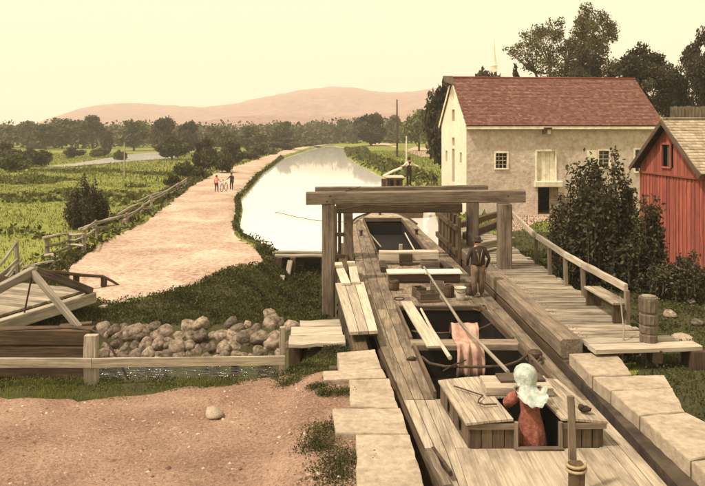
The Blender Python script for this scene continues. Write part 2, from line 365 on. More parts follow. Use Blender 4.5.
# ground materials
M['coping'] = ground('coping_stone', [(.28, (.17, .125, .085)), (.48, (.35, .27, .19)), (.72, (.50, .41, .305))], [(.3, (.16, .115, .08)), (.55, (.40, .31, .225)), (.72, (.54, .45, .34))], 1.5, 9, .5, .9, .02, dist=.8)
M['meadow'] = ground('meadow_ground', [(.3, (.085, .090, .018)), (.5, (.165, .170, .032)), (.72, (.27, .26, .06))], [(.35, (.08, .084, .018)), (.65, (.28, .275, .065))], .11, 2.6, .45, .6, .05, dist=.6)
M['dirt'] = ground('red_gravel', [(.36, (.145, .074, .048)), (.50, (.27, .157, .105)), (.66, (.41, .26, .182))], [(.34, (.095, .048, .030)), (.66, (.44, .285, .20))], .7, 20, .58, 1.0, .03, speck=(30, (.13, .07, .045), (.46, .32, .22)))
M['path'] = ground('pale_towpath_gravel', [(.38, (.27, .155, .105)), (.52, (.43, .29, .205)), (.64, (.60, .46, .35))], [(.36, (.19, .105, .07)), (.62, (.62, .47, .36))], .30, 5, .5, .9, .04, speck=(14, (.22, .13, .08), (.6, .46, .34)), dist=.5)

# ------------------------------------------------------------------ the ground sheet
def axis(segs):
    out = []
    for a, b, st in segs:
        n = max(1, int(round((b - a) / st))); out += list(np.linspace(a, b, n, endpoint=False))
    return np.array(out + [segs[-1][1]])
gx = axis([(-5000, -1200, 500), (-1200, -300, 90), (-300, -120, 18), (-120, -40, 4), (-40, -16, 1), (-16, 16, .26), (16, 40, 1.2), (40, 120, 5), (120, 400, 25), (400, 1200, 100), (1200, 5000, 500)])
gy = axis([(-60, 2, 6), (2, 34, .26), (34, 60, .8), (60, 140, 2.2), (140, 300, 7), (300, 700, 40), (700, 5200, 450)])
GX, GY = np.meshgrid(gx, gy); GZ = height(GX, GY)
for _p in (path_poly, fore_poly, bank_poly, lockside_poly, [(-22, 12.4), (-1.2, 12.6), (-.9, 13.9), (-1.75, 14.0), (-2.1, 14.55), (-22, 14.4)]): GZ = GZ - .09 * (sdist(GX, GY, _p) < -.2)
ny, nx = GX.shape; idx = np.arange(ny * nx).reshape(ny, nx)
gq = np.stack([idx[:-1, :-1], idx[:-1, 1:], idx[1:, 1:], idx[1:, :-1]], -1).reshape(-1, 4)
ground_o = link('ground', raw_mesh('ground', np.stack([GX, GY, GZ], -1).reshape(-1, 3), gq, M['meadow'], smooth=True)); tag(ground_o, 'green meadow ground around the canal', kind='structure')

def sheet(name, poly, mat, dz, step, z=None, jit=0.0, label=None, ymax=1e9):
    """a thin sheet over the ground inside a polygon"""
    b = []
    for i, (ax, ay) in enumerate(poly):
        bx, by = poly[(i + 1) % len(poly)]; L = math.hypot(bx - ax, by - ay); s_ = step * max(1, (ay + by) / 2 / 30); n = max(1, int(L / s_))
        for k in range(n):
            t = k / n; b.append((ax + (bx - ax) * t + rnd(-jit, jit), ay + (by - ay) * t + rnd(-jit, jit)))
    bp = [Vector(p) for p in b]; nb = len(bp)
    xs = [p[0] for p in b]; ys = [p[1] for p in b]; y = min(ys); inner = []
    while y < max(ys):
        s_ = step * max(1, y / 30); row = np.arange(min(xs), max(xs), s_)
        inner += [(float(q) + rnd(-.2, .2) * s_, y + rnd(-.2, .2) * s_) for q in row]; y += s_
    if inner:
        ia = np.array(inner); keep = sdist(ia[:, 0], ia[:, 1], b) < -step * .45 * np.maximum(1, ia[:, 1] / 30); inner = ia[keep]
    allp = bp + [Vector(p) for p in inner]
    vo, _, fo, *_r = delaunay_2d_cdt(allp, [(i, (i + 1) % nb) for i in range(nb)], [list(range(nb))], 1, 1e-5)
    V = np.array([(p.x, p.y) for p in vo]); zz = np.full(len(V), z) if z is not None else height(V[:, 0], V[:, 1]) + dz
    me = raw_mesh(name, np.column_stack([V, zz]), np.array([list(f) for f in fo]), mat, smooth=True)
    bm = bmesh.new(); bm.from_mesh(me); bmesh.ops.recalc_face_normals(bm, faces=bm.faces)
    if sum(f.normal.z for f in bm.faces) < 0: bmesh.ops.reverse_faces(bm, faces=bm.faces)
    bm.to_mesh(me); bm.free()
    o = link(name, me); tag(o, label, kind='structure'); return o
sheet('towpath', path_poly, M['path'], .012, .35, jit=.16, label='pale gravel towpath curving along the canal')
sheet('dirt_road', fore_poly, M['dirt'], .014, .22, jit=.07, label='reddish gravel road in the foreground')
sheet('farm_road', pts([(404, 151), (415, 147), (428, 148), (437, 153), (440, 158), (432, 157), (420, 157)], .35) , M['path'], .05, .5, jit=.1, label='pale dirt road beyond the right canal bank')
sheet('side_path', pts([(372, 143.2), (388, 143.4), (398, 146.2), (398, 147.8), (385, 145.6), (372, 144.8)], .35), M['path'], .06, .6, jit=.1, label='narrow pale path on the far canal bank')
sheet('yard_path', pts([(500, 222), (520, 214), (552, 210), (575, 212), (570, 219), (540, 220), (512, 232)], .1), M['path'], .02, .5, jit=.12, label='trodden earth path in front of the barn door')

M['bankearth'] = ground('dark_bank_earth', [(.3, (.032, .030, .011)), (.7, (.075, .070, .024))], [(.3, (.026, .022, .010)), (.7, (.10, .088, .034))], .8, 6, .5, .9, .06)  # dark brown-green earth of the bank, verge and lockside
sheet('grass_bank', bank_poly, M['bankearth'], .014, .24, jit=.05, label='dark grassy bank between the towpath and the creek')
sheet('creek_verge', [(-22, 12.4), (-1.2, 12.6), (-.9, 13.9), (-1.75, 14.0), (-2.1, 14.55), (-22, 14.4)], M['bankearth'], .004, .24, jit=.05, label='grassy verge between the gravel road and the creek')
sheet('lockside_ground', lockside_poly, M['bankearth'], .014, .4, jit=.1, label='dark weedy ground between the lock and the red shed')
# water
def watermat(name, base, rough, sc, st, stretch=(1, 1, 1), ior=1.33):
    m, n, l, b = newmat(name); tc = n.new('ShaderNodeTexCoord'); mp = n.new('ShaderNodeMapping'); mp.inputs['Scale'].default_value = stretch
    l.new(tc.outputs['Object'], mp.inputs['Vector']); t = nz(n, sc, 3, .5, .3); l.new(mp.outputs[0], t.inputs['Vector'])
    b.inputs['Base Color'].default_value = (*base, 1); b.inputs['Roughness'].default_value = rough; b.inputs['IOR'].default_value = ior
    bump(n, l, t.outputs[0], b, st, .05 if st < .5 else .16); return m
M['canalw'] = watermat('sky_pale_canal_water', (.74, .68, .60), .04, .5, .05, ior=1.5)  # silty tone lightened further: white sky reflection put into the base colour
M['creekw'] = watermat('rippled_creek_water', (.02, .016, .010), .10, 3.4, .8, (1, 3.4, 1), ior=1.8)
M['riverw'] = watermat('bright_river_water', (.74, .68, .6), .1, .3, .05, ior=1.45)  # shares the canal's base colour, sky reflection included
grow = lambda poly, k: [tuple(Vector(p) + (Vector(p) - Vector((sum(q[0] for q in poly) / len(poly), sum(q[1] for q in poly) / len(poly)))).normalized() * k) for p in poly]
cw = [(-.6, 28.1), (-3.6, 28.1)] + [(x - .7, y) for x, y in shoreL] + [(x + .8 + y * .01, y) for x, y in shoreR] + [(5.2, 33), (4.6, 28.1)]
sheet('canal_water', cw, M['canalw'], 0, 1.5, z=ZW, label='bright still canal water')
lw = [(lwx(y) - .25, y) for y in (4.6, 14, 21, 28.1)] + [(rwx(y) + .25, y) for y in (28.1, 21, 13, 4.6)]
sheet('lock_water', lw, M['canalw'], 0, 1.5, z=ZW - .01, label='water in the lock chamber around the boat')
sheet('creek_water', grow(creek_poly, .35), M['creekw'], 0, .5, z=ZC, label='rippled creek below the rubble wall')
sheet('river_water', grow(river_poly, 2.0), M['riverw'], 0, 3, z=ZR, label='bright river bend in the far meadow')

# ------------------------------------------------------------------ hills
M['hill'] = ground('wooded_hill', [(.3, (.19, .092, .074)), (.7, (.31, .16, .13))], [(.36, (.085, .046, .042)), (.64, (.42, .225, .185))], .006, .05, .5, 1.0, 4)  # lightened rosy colour carries part of the distance haze
def hills(name, prof, D0, depth, label, seed):
    us = np.arange(-500, 1300, 6.0); pu = [p[0] for p in prof]; pv = [p[1] for p in prof]
    top = np.interp(us, pu, pv); top = np.convolve(np.pad(top, 4, mode='edge'), np.ones(9) / 9, 'valid')
    rows = np.linspace(0, 1, 26); V = []
    for t in rows:
        D = D0 - depth * (1 - t) if t <= .6 else D0 - depth * .4 + (t - .6) * depth * 1.2
        w = math.sin(min(t / .6, 1) * math.pi / 2) ** 1.3 if t <= .6 else math.cos((t - .6) / .4 * math.pi / 2)
        crest = D0 - depth * .4
        for u, tv in zip(us, top):
            zc = H - (tv - V0) / F * crest; x = (u - CX) / F * (D * .75 + crest * .25)
            zz = -2 + (zc + 2) * w * (1 + .10 * float(vnoise(x, D, .006, seed)) * (1 - w) * 2) + rnd(-2.0, 2.0) * (w > .2)
            V.append((x, D, zz))
    n = len(us); k = len(rows); ii = np.arange(n * k).reshape(k, n)
    fq = np.stack([ii[:-1, :-1], ii[:-1, 1:], ii[1:, 1:], ii[1:, :-1]], -1).reshape(-1, 4)
    o = link(name, raw_mesh(name, np.array(V), fq, M['hill'], smooth=True)); tag(o, label, kind='structure')
hills('far_hills', [(-500, 130), (-100, 129.5), (30, 129), (62, 119), (82, 108), (105, 104.5), (140, 103.5), (180, 107), (215, 109), (250, 101), (290, 93), (325, 87), (348, 87), (370, 92), (398, 95.5), (437, 88), (520, 84), (640, 92), (760, 105), (1300, 120)], 2400, 1300, 'rosy wooded hills on the horizon', 1.0)
hills('near_hills', [(-500, 130), (180, 126), (215, 119), (240, 116), (270, 117), (310, 116), (350, 117), (400, 112), (437, 108), (560, 104), (760, 110), (1300, 122)], 1300, 600, 'low wooded foothills before the main ridge', 4.0)

# ------------------------------------------------------------------ vegetation
def leaves(C, size, rng, up=0.0, asp=1.7, tone=None):
    """one small bent quad per centre"""
    n = len(C); d = rng.normal(size=(n, 3)); d[:, 2] += up; d /= np.linalg.norm(d, axis=1)[:, None]
    e = np.cross(d, rng.normal(size=(n, 3))); e /= np.linalg.norm(e, axis=1)[:, None] + 1e-9
    s_ = size * rng.uniform(.6, 1.4, n)[:, None]; a = d * s_ * asp / 2; b_ = e * s_ / 2
    V = np.stack([C - a, C + b_, C + a, C - b_], 1).reshape(-1, 3); Fq = np.arange(n * 4).reshape(-1, 4)
    t = rng.random(n) if tone is None else np.clip(tone + rng.normal(0, .18, n), 0, 1)
    return V, Fq, np.repeat(t, 4)
def crown_mesh(name, mat, seed, hgt, rx, base, nl, n_lobes, size, lobe=.42, flat=1.0, open_=0.0, shape='round'):
    """crown of leaf clumps in lobes; returns the mesh and the lobe centres for the branches"""
    rng = np.random.default_rng(seed); ch = hgt - base; cz = base + ch * .5; lob = []
    while len(lob) < n_lobes:
        p = rng.uniform(-1, 1, 3)
        if np.dot(p, p) > 1 or np.dot(p, p) < .12: continue
        wx = 1.0
        if shape == 'cone': wx = max(.12, (1 - (p[2] + 1) / 2) ** .8)
        elif shape == 'egg': wx = 1.0 - .28 * (p[2] + .2)
        lob.append((p[0] * rx * wx * (1 - lobe * .55), p[1] * rx * wx * (1 - lobe * .55), cz + p[2] * ch / 2 * (1 - lobe * .5), rng.uniform(.6, 1.15) * lobe * rx * (.4 + .6 * wx)))
    lob = np.array(lob); w = lob[:, 3] ** 2; k = rng.choice(len(lob), nl, p=w / w.sum())
    q = rng.normal(size=(nl, 3)); q /= np.linalg.norm(q, axis=1)[:, None]; r = rng.random(nl) ** (.42 if open_ < .5 else .33)
    C = lob[k, :3] + q * (r * lob[k, 3])[:, None] * np.array([1, 1, .8 * flat])
    C += rng.normal(0, size * .4, C.shape); C[:, 2] = np.maximum(C[:, 2], base * .6)
    tone = .5 + (rng.random(len(lob))[k] - .5) * .5
    V, Fq, t = leaves(C, size, rng, .3, tone=tone)
    return raw_mesh(name, V, Fq, mat, t), lob
def trunk_mesh(name, lob, hgt, base, r, seed, nb=9, twigs=0):
    rs = random.Random(seed); mb = MB(); top = hgt * .72
    lean = (rs.uniform(-.05, .05) * hgt, rs.uniform(-.05, .05) * hgt)
    sp = lambda t: Vector((lean[0] * t * t, lean[1] * t * t, top * t - .15))
    mb.tube([sp(t) for t in (0, .05, .25, .5, .75, 1)], [r * 1.5, r * 1.1, r * .9, r * .65, r * .4, r * .12], 7)
    for i in range(min(nb, len(lob))):
        c = Vector(lob[i][:3]); t0 = max(.15, min(.85, (c.z - rs.uniform(.15, .35) * hgt) / top)); a = sp(t0); m_ = a.lerp(c, .5) + Vector((rs.uniform(-.1, .1) * hgt * .3, rs.uniform(-.1, .1) * hgt * .3, -.02 * hgt))
        mb.tube([a, m_, c], [r * .5 * (1 - t0 * .5), r * .28, r * .08], 5)
        for _ in range(twigs):
            e = c + Vector((rs.gauss(0, 1), rs.gauss(0, 1), rs.gauss(.4, .8))) * lob[i][3] * .5
            mb.tube([m_.lerp(c, rs.uniform(.3, 1)), e], [r * .12, r * .03], 4, False)
    o = mb.build(name, M['bark']); me = o.data; bpy.data.objects.remove(o); return me
PROTO = {}
def proto(key, mat, seed, hgt, rx, base, nl, nlob, size, r, lobe=.42, shape='egg', open_=0, nb=9, twigs=0, flat=1.0):
    cm, lob = crown_mesh('crown_' + key, LF[mat], seed, hgt, rx, base, nl, nlob, size, lobe, flat, open_, shape)
    PROTO[key] = (cm, trunk_mesh('trunk_' + key, lob, hgt, base, r, seed, nb, twigs), hgt, rx)
proto('round_dark', 'dark', 1, 10, 4.6, 1.2, 5200, 26, .42, .28)
proto('round_mid', 'mid', 2, 10, 4.4, 1.0, 5000, 24, .42, .26)
proto('round_far', 'far', 3, 10, 4.5, .6, 3600, 22, .5, .25)
proto('tall_far', 'far', 4, 12, 3.6, 1.2, 3600, 24, .5, .25)
proto('tall_mid', 'mid', 5, 12, 3.5, 1.4, 6200, 24, .45, .25)
proto('light', 'light', 6, 10, 4.8, 1.6, 5200, 26, .4, .26)
proto('shrub_dark', 'dark', 7, 4, 2.2, .1, 3200, 16, .22, .07, .45)
proto('shrub_mid', 'mid', 8, 3, 2.2, .05, 2600, 15, .22, .06, .45)
proto('conifer', 'dark', 9, 12, 2.6, .8, 3600, 40, .35, .2, .35, 'cone')
proto('big_open', 'open', 21, 14, 6.2, 4.2, 6200, 95, .23, .40, .145, 'egg', 1, 95, 6)
proto('barn_oak', 'dark', 22, 10, 5.0, 1.6, 17000, 60, .2, .3, .27, 'egg', 0, 30, 3)
def tree(key, u, vtop, vbase, D, wpx, label, cat='tree', group=None, name=None, z=None):
    """stand a copy of a prototype on the ground at column u and depth D, sized to the photo"""
    x = X(u, D); zb = hz(x, D) if z is None else z
    cm, tm, hgt, rx = PROTO[key]; hh = max(.6, ZV(vtop, D) - zb); ww = wpx / F * D / 2
    o = thing(name or 'tree', label, cat, (x, D, zb), group)
    sx = ww / rx; s_ = hh / hgt; rz = rnd(0, 6.28)
    part('crown', cm, o, rot=(0, 0, rz), scale=(sx, sx, s_)); part('trunk', tm, o, rot=(0, 0, rz), scale=(sx, sx, s_))
    return o
G1 = 'trees of the far tree line'
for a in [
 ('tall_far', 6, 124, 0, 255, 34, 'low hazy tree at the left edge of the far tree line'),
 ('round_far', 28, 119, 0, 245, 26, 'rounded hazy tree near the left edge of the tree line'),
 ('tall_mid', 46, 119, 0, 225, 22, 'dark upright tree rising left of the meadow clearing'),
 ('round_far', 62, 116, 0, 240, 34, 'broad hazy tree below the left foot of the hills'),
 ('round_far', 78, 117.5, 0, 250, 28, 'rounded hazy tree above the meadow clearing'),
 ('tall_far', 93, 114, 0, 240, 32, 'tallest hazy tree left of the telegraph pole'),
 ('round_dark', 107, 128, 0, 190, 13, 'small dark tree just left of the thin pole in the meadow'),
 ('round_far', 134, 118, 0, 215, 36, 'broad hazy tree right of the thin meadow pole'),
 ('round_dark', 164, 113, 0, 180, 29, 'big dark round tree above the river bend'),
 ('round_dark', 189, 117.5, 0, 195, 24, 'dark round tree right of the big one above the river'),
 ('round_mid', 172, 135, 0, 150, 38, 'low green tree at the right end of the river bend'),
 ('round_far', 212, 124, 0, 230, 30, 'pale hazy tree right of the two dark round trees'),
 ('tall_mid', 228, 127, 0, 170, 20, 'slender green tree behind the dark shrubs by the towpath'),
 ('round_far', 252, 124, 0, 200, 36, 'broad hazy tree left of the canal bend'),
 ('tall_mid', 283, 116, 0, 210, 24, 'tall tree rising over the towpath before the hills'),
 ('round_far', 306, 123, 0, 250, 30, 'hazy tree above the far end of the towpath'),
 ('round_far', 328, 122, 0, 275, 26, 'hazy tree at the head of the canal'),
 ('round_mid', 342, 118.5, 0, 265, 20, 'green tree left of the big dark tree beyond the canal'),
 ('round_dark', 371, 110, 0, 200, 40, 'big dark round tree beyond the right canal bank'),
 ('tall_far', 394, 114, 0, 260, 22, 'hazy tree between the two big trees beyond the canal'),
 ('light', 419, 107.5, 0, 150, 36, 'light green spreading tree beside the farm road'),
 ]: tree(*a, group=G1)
G2 = 'shrubs along the towpath fence'
for a in [
 ('shrub_dark', 206, 135, 0, 92, 30, 'large dark shrub where the fence nears the towpath'),
 ('shrub_dark', 231, 138, 0, 112, 28, 'large dark shrub beside the towpath above the walkers'),
 ('shrub_mid', 222, 152, 0, 80, 26, 'low green shrub behind the two walkers'),
 ('shrub_mid', 186, 160, 0, 84, 28, 'low green shrub at the end of the rail fence'),
 ('shrub_mid', 262, 142, 0, 140, 34, 'dark green shrub along the bend of the towpath'),
 ('shrub_dark', 285, 137, 0, 170, 36, 'dark shrub at the distant bend of the towpath'),
 ('shrub_mid', 310, 136, 0, 210, 34, 'green shrub at the far end of the towpath'),
 ('shrub_mid', 200, 166, 0, 70, 18, 'small leafy shrub left of the walkers'),
 ('shrub_mid', 172, 172, 0, 62, 16, 'small leafy shrub by the middle of the rail fence'),
 ('shrub_mid', 250, 149, 0, 115, 22, 'small shrub on the towpath verge before the bend'),
 ]: tree(*a, cat='shrub', group=G2, name='shrub')
G3 = 'bushes in the far meadow'
for a in [
 ('shrub_dark', 4, 141, 0, 125, 40, 'dark bush at the left edge of the far meadow'),
 ('shrub_mid', 32, 146, 0, 120, 40, 'wide bush left of the river bend'),
 ('shrub_mid', 14, 152, 0, 100, 36, 'low bush in the meadow below the dark one'),
 ('shrub_dark', 73, 146, 0, 160, 22, 'dark bush behind the left end of the river'),
 ('shrub_mid', 100, 147, 0, 165, 22, 'low bush behind the middle of the river'),
 ('shrub_mid', 120, 149, 0, 150, 14, 'small bush on the far river bank'),
 ]: tree(*a, cat='bush', group=G3, name='bush')
G4 = 'trees behind the barn'
def airy_tree():
    D = 72.0; x0 = X(556, D); z0 = hz(x0, D); rs = random.Random(4); lob = []
    for (u, v, r_) in [(517, 46, 7), (510, 43, 5), (524, 36, 8), (533, 44, 8), (537, 28, 8), (548, 22, 7), (556, 30, 9), (566, 17, 8), (578, 13, 8), (590, 17, 9), (600, 22, 7), (604, 33, 6), (594, 34, 10), (580, 28, 10), (568, 36, 10), (551, 44, 8), (541, 56, 8), (560, 52, 9), (577, 47, 11), (592, 50, 10), (601, 57, 8), (585, 62, 12), (570, 66, 11), (555, 66, 8), (528, 58, 6)]:
        for _ in range(4):
            k = r_ / F * D; lob.append((X(u, D) - x0 + rs.gauss(0, k * .6), rs.gauss(0, 2.0), ZV(v + 7, D) - z0 + rs.gauss(0, k * .5), k * rs.uniform(.6, 1.05)))
    rs.shuffle(lob); L = np.array(lob); g = np.random.default_rng(8); n = 19000; w = L[:, 3] ** 1.6 * (1 + .9 * (L[:, 0] > 1.0)); k = g.choice(len(L), n, p=w / w.sum())
    q = g.normal(size=(n, 3)); q /= np.linalg.norm(q, axis=1)[:, None]; C = L[k, :3] + q * (g.random(n) ** .6 * L[k, 3] * 1.15)[:, None]
    V, Fq, t = leaves(C, .135, g, .3, tone=.5 + (g.random(len(L))[k] - .5) * .5)
    o = thing('tree', 'tall airy tree with visible branches behind the barn roof', 'tree', (x0, D, z0), G4)
    part('crown', raw_mesh('crown', V, Fq, LF['open'], t), o)
    mb = MB(); forks = [Vector((-2.2, 0, 6.0)), Vector((-.6, .5, 7.0)), Vector((1.0, -.3, 7.2)), Vector((2.4, .4, 6.4))]
    mb.tube([(0, 0, -.3), (.05, 0, .5), (-.05, .05, 2.2), (.05, 0, 3.6)], [.55, .42, .36, .32], 9)
    for f in forks: mb.tube([(.05, 0, 3.4), f * .72, f], [.24, .17, .13], 7)
    for i, l_ in enumerate(lob):
        c = Vector(l_[:3]); f = min(forks, key=lambda a: (a - c).length + (0 if c.z > a.z else 3)); m_ = f.lerp(c, .5) + Vector((rs.gauss(0, .2), rs.gauss(0, .2), -.15))
        mb.tube([f, m_, c], [.07, .045, .015], 4, False)
    mb.build('trunk', M['bark'], None).parent = o
airy_tree()
tree('barn_oak', 642, 44, 0, 64, 84, 'dense dark tree behind the right end of the barn roof', group=G4)
tree('barn_oak', 704, 28, 0, 62, 56, 'dark tree with bare lower trunk at the right edge', group=G4)
tree('round_dark', 447, 70, 0, 66, 50, 'dark tree behind the left gable of the barn', group=G4)
tree('round_dark', 490, 61, 0, 78, 58, 'round tree top showing over the roof left of the airy tree', group=G4)
tree('conifer', 516, 53, 0, 74, 20, 'pointed conifer over the barn roof', group=G4)
tree('barn_oak', 585, 50, 0, 68, 44, 'dark tree below the airy crown behind the barn roof', group=G4)
tree('round_dark', 667, 70, 0, 75, 34, 'small dark tree above the red shed', group=G4)

# the far wood as one mass
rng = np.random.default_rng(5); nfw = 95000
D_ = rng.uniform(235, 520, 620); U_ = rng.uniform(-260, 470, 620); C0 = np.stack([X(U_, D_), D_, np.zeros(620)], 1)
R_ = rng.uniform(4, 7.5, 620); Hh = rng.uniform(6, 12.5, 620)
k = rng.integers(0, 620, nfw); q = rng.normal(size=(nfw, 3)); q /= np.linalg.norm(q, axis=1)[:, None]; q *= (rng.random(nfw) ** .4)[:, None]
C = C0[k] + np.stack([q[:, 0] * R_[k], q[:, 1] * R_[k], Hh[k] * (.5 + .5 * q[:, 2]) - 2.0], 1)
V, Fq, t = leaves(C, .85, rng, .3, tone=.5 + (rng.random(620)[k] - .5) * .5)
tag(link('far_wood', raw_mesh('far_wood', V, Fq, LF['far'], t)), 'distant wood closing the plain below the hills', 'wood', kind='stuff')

def spiky_bush(name, x, y, z, hgt, rad, n_st, per, size, mat, label, seed, cone=False, cat='bush', spread=.13):
    rs = np.random.default_rng(seed); mb = MB(); C = []
    clumps = [(.0, .05, 1.0), (3.3, .55, .93), (2.6, .9, .62), (4.3, .75, .75), (.3, .6, .86), (5.7, .95, .66), (.9, .9, .58), (1.8, .6, .8), (4.9, .9, .5), (3.6, 1.0, .5), (6.1, 1.05, .45)] if hgt > 4 else None
    for i in range(n_st):
        a = rs.uniform(0, 6.28); rr = rad * math.sqrt(rs.random())
        if clumps: ca_, cr2, ck = clumps[i % len(clumps)]; px_, py_ = math.cos(ca_) * cr2 * rad + rs.normal(0, .17 * rad), math.sin(ca_) * cr2 * rad + rs.normal(0, .17 * rad); a, rr = math.atan2(py_, px_), min(math.hypot(px_, py_), rad * 1.1)
        else: ck = 1.0
        tip_h = hgt * (rs.uniform(.45, 1.0) * ck if not cone else (1 - .62 * rr / rad) * rs.uniform(.75, 1))
        st = np.array([math.cos(a) * rr * .3, math.sin(a) * rr * .3, .0]); e = np.array([math.cos(a) * rr, math.sin(a) * rr, tip_h])
        mid = (st + e) / 2 + np.array([math.cos(a) * rr * .42, math.sin(a) * rr * .42, -.10 * hgt])
        mb.tube([st + (x, y, z - .1), mid + (x, y, z), e + (x, y, z)], [.02, .013, .004], 5, False)
        tt = rs.beta(1.4, .9, per); B = ((1 - tt) ** 2)[:, None] * st + (2 * tt * (1 - tt))[:, None] * mid + (tt ** 2)[:, None] * e
        C.append(B + rs.normal(0, 1, (per, 3)) * (spread * (1.25 - .95 * tt) + size * .4)[:, None])
    C = np.concatenate(C); C[:, 2] = np.maximum(C[:, 2], .03)
    V, Fq, t = leaves(C, size, rs, .5, 2.0)
    o = thing(name, label, cat, (x, y, z)); mb.build('stem', M['bark'], o); c = link('foliage', raw_mesh('foliage', V, Fq, LF[mat], t), o); return o
bx = X(604, 21.6)
spiky_bush('leafy_bush', bx, 21.6, hz(bx, 21.6), 4.4, 1.4, 190, 190, .068, 'bush', 'large dark leafy bush between the railing and the red shed', 3, spread=.20)
b0 = P(87, 224, -.5); spiky_bush('young_conifer_bush', b0.x, b0.y, hz(b0.x, b0.y), 3.7, 1.2, 70, 130, .075, 'bush', 'dark upright pointed bush behind the rail fence in the meadow', 4, True)
b0 = P(672, 300, .0); spiky_bush('low_bush', b0.x, b0.y, hz(b0.x, b0.y), 1.15, 1.25, 60, 220, .05, 'bush', 'low dark shrub at the foot of the red shed', 5)
b0 = P(628, 285, .0); spiky_bush('flowering_bush', b0.x, b0.y, hz(b0.x, b0.y), 1.1, .8, 45, 90, .06, 'light', 'pale grey-green bushy plant behind the railing end', 6)

def blades(name, XY, hmin, hmax, wid, mat, label, seed, kind='stuff', lean=.5, zoff=0.0):
    rs = np.random.default_rng(seed); n = len(XY); z = height(XY[:, 0], XY[:, 1]) + zoff - .01
    hh = rs.uniform(hmin, hmax, n) * (.6 + .4 * rs.random(n)); a = rs.uniform(0, 6.28, n); ln = rs.uniform(.1, lean, n) * hh; la = rs.uniform(0, 6.28, n)
    B = np.column_stack([XY, z]); w = (np.broadcast_to(wid, n) * rs.uniform(.6, 1.3, n))[:, None]; d = np.column_stack([np.cos(a), np.sin(a), np.zeros(n)])
    T = B + np.column_stack([np.cos(la) * ln, np.sin(la) * ln, hh])
    V = np.stack([B - d * w, B + d * w, T], 1).reshape(-1, 3)
    t = np.repeat(np.clip(.5 + .35 * vnoise(XY[:, 0], XY[:, 1], .35, seed) + rs.normal(0, .22, n), 0, 1), 3)
    tag(link(name, raw_mesh(name, V, np.arange(3 * n).reshape(-1, 3), LF[mat], t)), label, 'grass', kind=kind)
def scatter(n, x0, x1, y0, y1, seed, cond=None, clump=None):
    rs = np.random.default_rng(seed); p = np.column_stack([rs.uniform(x0, x1, n), rs.uniform(y0, y1, n)])
    if clump is not None: p = p[rs.random(n) < np.clip(.5 + clump * vnoise(p[:, 0], p[:, 1], 1.3, seed) + clump * .6 * vnoise(p[:, 0], p[:, 1], 3.7, seed + 1), .04, 1)]
    return p[cond(p[:, 0], p[:, 1])] if cond else p
inpoly = lambda poly, m=0.0: (lambda x, y: sdist(x, y, poly) < m)
off = lambda x, y: (sdist(x, y, path_poly) > -.12) & (sdist(x, y, fore_poly) > -.10) & (sdist(x, y, canal_poly) > .12) & (sdist(x, y, creek_poly) > .12) & (sdist(x, y, lock_poly) > .35)
blades('verge_grass', scatter(60000, -13, .3, 12.6, 14.7, 1, off, .5),   .04, .15, .009, 'grass', 'strip of grass along the near creek edge', 1)
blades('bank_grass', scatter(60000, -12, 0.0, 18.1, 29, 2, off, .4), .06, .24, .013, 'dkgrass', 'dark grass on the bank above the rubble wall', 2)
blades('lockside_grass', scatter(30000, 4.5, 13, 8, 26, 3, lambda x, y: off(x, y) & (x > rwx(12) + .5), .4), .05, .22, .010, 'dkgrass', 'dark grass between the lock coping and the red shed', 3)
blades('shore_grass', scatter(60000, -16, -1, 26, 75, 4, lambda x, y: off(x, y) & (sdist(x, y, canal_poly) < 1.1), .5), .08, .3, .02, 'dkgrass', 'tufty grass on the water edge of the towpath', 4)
blades('meadow_grass', scatter(110000, -48, -4, 20, 75, 6, lambda x, y: off(x, y) & (x < np.interp(y, PLY, PLX) + .1) & (x > -.62 * y - 2), .45), .06, .26, .030, 'grass', 'long grass of the left meadow', 6)
blades('far_meadow_grass', scatter(70000, -110, -4, 75, 190, 7, lambda x, y: off(x, y) & (sdist(x, y, river_poly) > 1.5) & (x < np.interp(y, PLY, PLX) + .2) & (x > -.6 * y), .45), .15, .6, .09, 'grass', 'long grass of the far left meadow', 7)
blades('right_bank_grass', scatter(50000, -2, 26, 36, 150, 8, lambda x, y: off(x, y) & (x < .135 * y + 4) & (x > -.03 * y), .4), .10, .35, .05, 'grass', 'grass on the bank right of the canal', 8)
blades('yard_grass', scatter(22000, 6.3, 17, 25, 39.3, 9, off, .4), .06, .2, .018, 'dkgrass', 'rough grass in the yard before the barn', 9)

def weeds(name, XY, hmax, size, mat, label, seed, zoff=.0):
    rs = np.random.default_rng(seed); n = len(XY); z = height(XY[:, 0], XY[:, 1]); tall = np.clip(.55 + .45 * vnoise(XY[:, 0], XY[:, 1], 1.6, seed), .08, 1)
    C = np.column_stack([XY, z + zoff + rs.random(n) ** 1.3 * hmax * tall]); sz = size * np.clip(XY[:, 1] / 20, .6, 3)[:, None]
    V, Fq, t = leaves(C, 1.0, rs, .6, 1.9, tone=.5 + .3 * vnoise(XY[:, 0], XY[:, 1], 2.3, seed + 1)); c = np.repeat(C, 4, 0); V = c + (V - c) * np.repeat(sz, 4, 0)
    tag(link(name, raw_mesh(name, V, Fq, LF[mat], t)), label, 'weeds', kind='stuff')
def spots(l, z, seed, per=260, r=.22):
    rs = np.random.default_rng(seed); return np.concatenate([np.array(P(u, v, z)[:2]) + rs.normal(0, r * k, (int(per * k), 2)) for u, v, k in l])
weeds('bank_weeds', scatter(125000, -11.5, -.4, 18.15, 28.4, 41, off, .5), .20, .042, 'weed', 'dark leafy weeds covering the bank above the rubble wall', 41)
weeds('creek_weeds', scatter(22000, -11.5, -.6, 13.0, 14.5, 42, off, .6), .17, .038, 'mid', 'leafy weeds along the near creek edge', 42)
weeds('lockside_weeds', scatter(70000, 5.5, 12.2, 9, 27, 43, off, .5), .24, .045, 'weed', 'dark leafy weeds between the lock and the shed', 43)
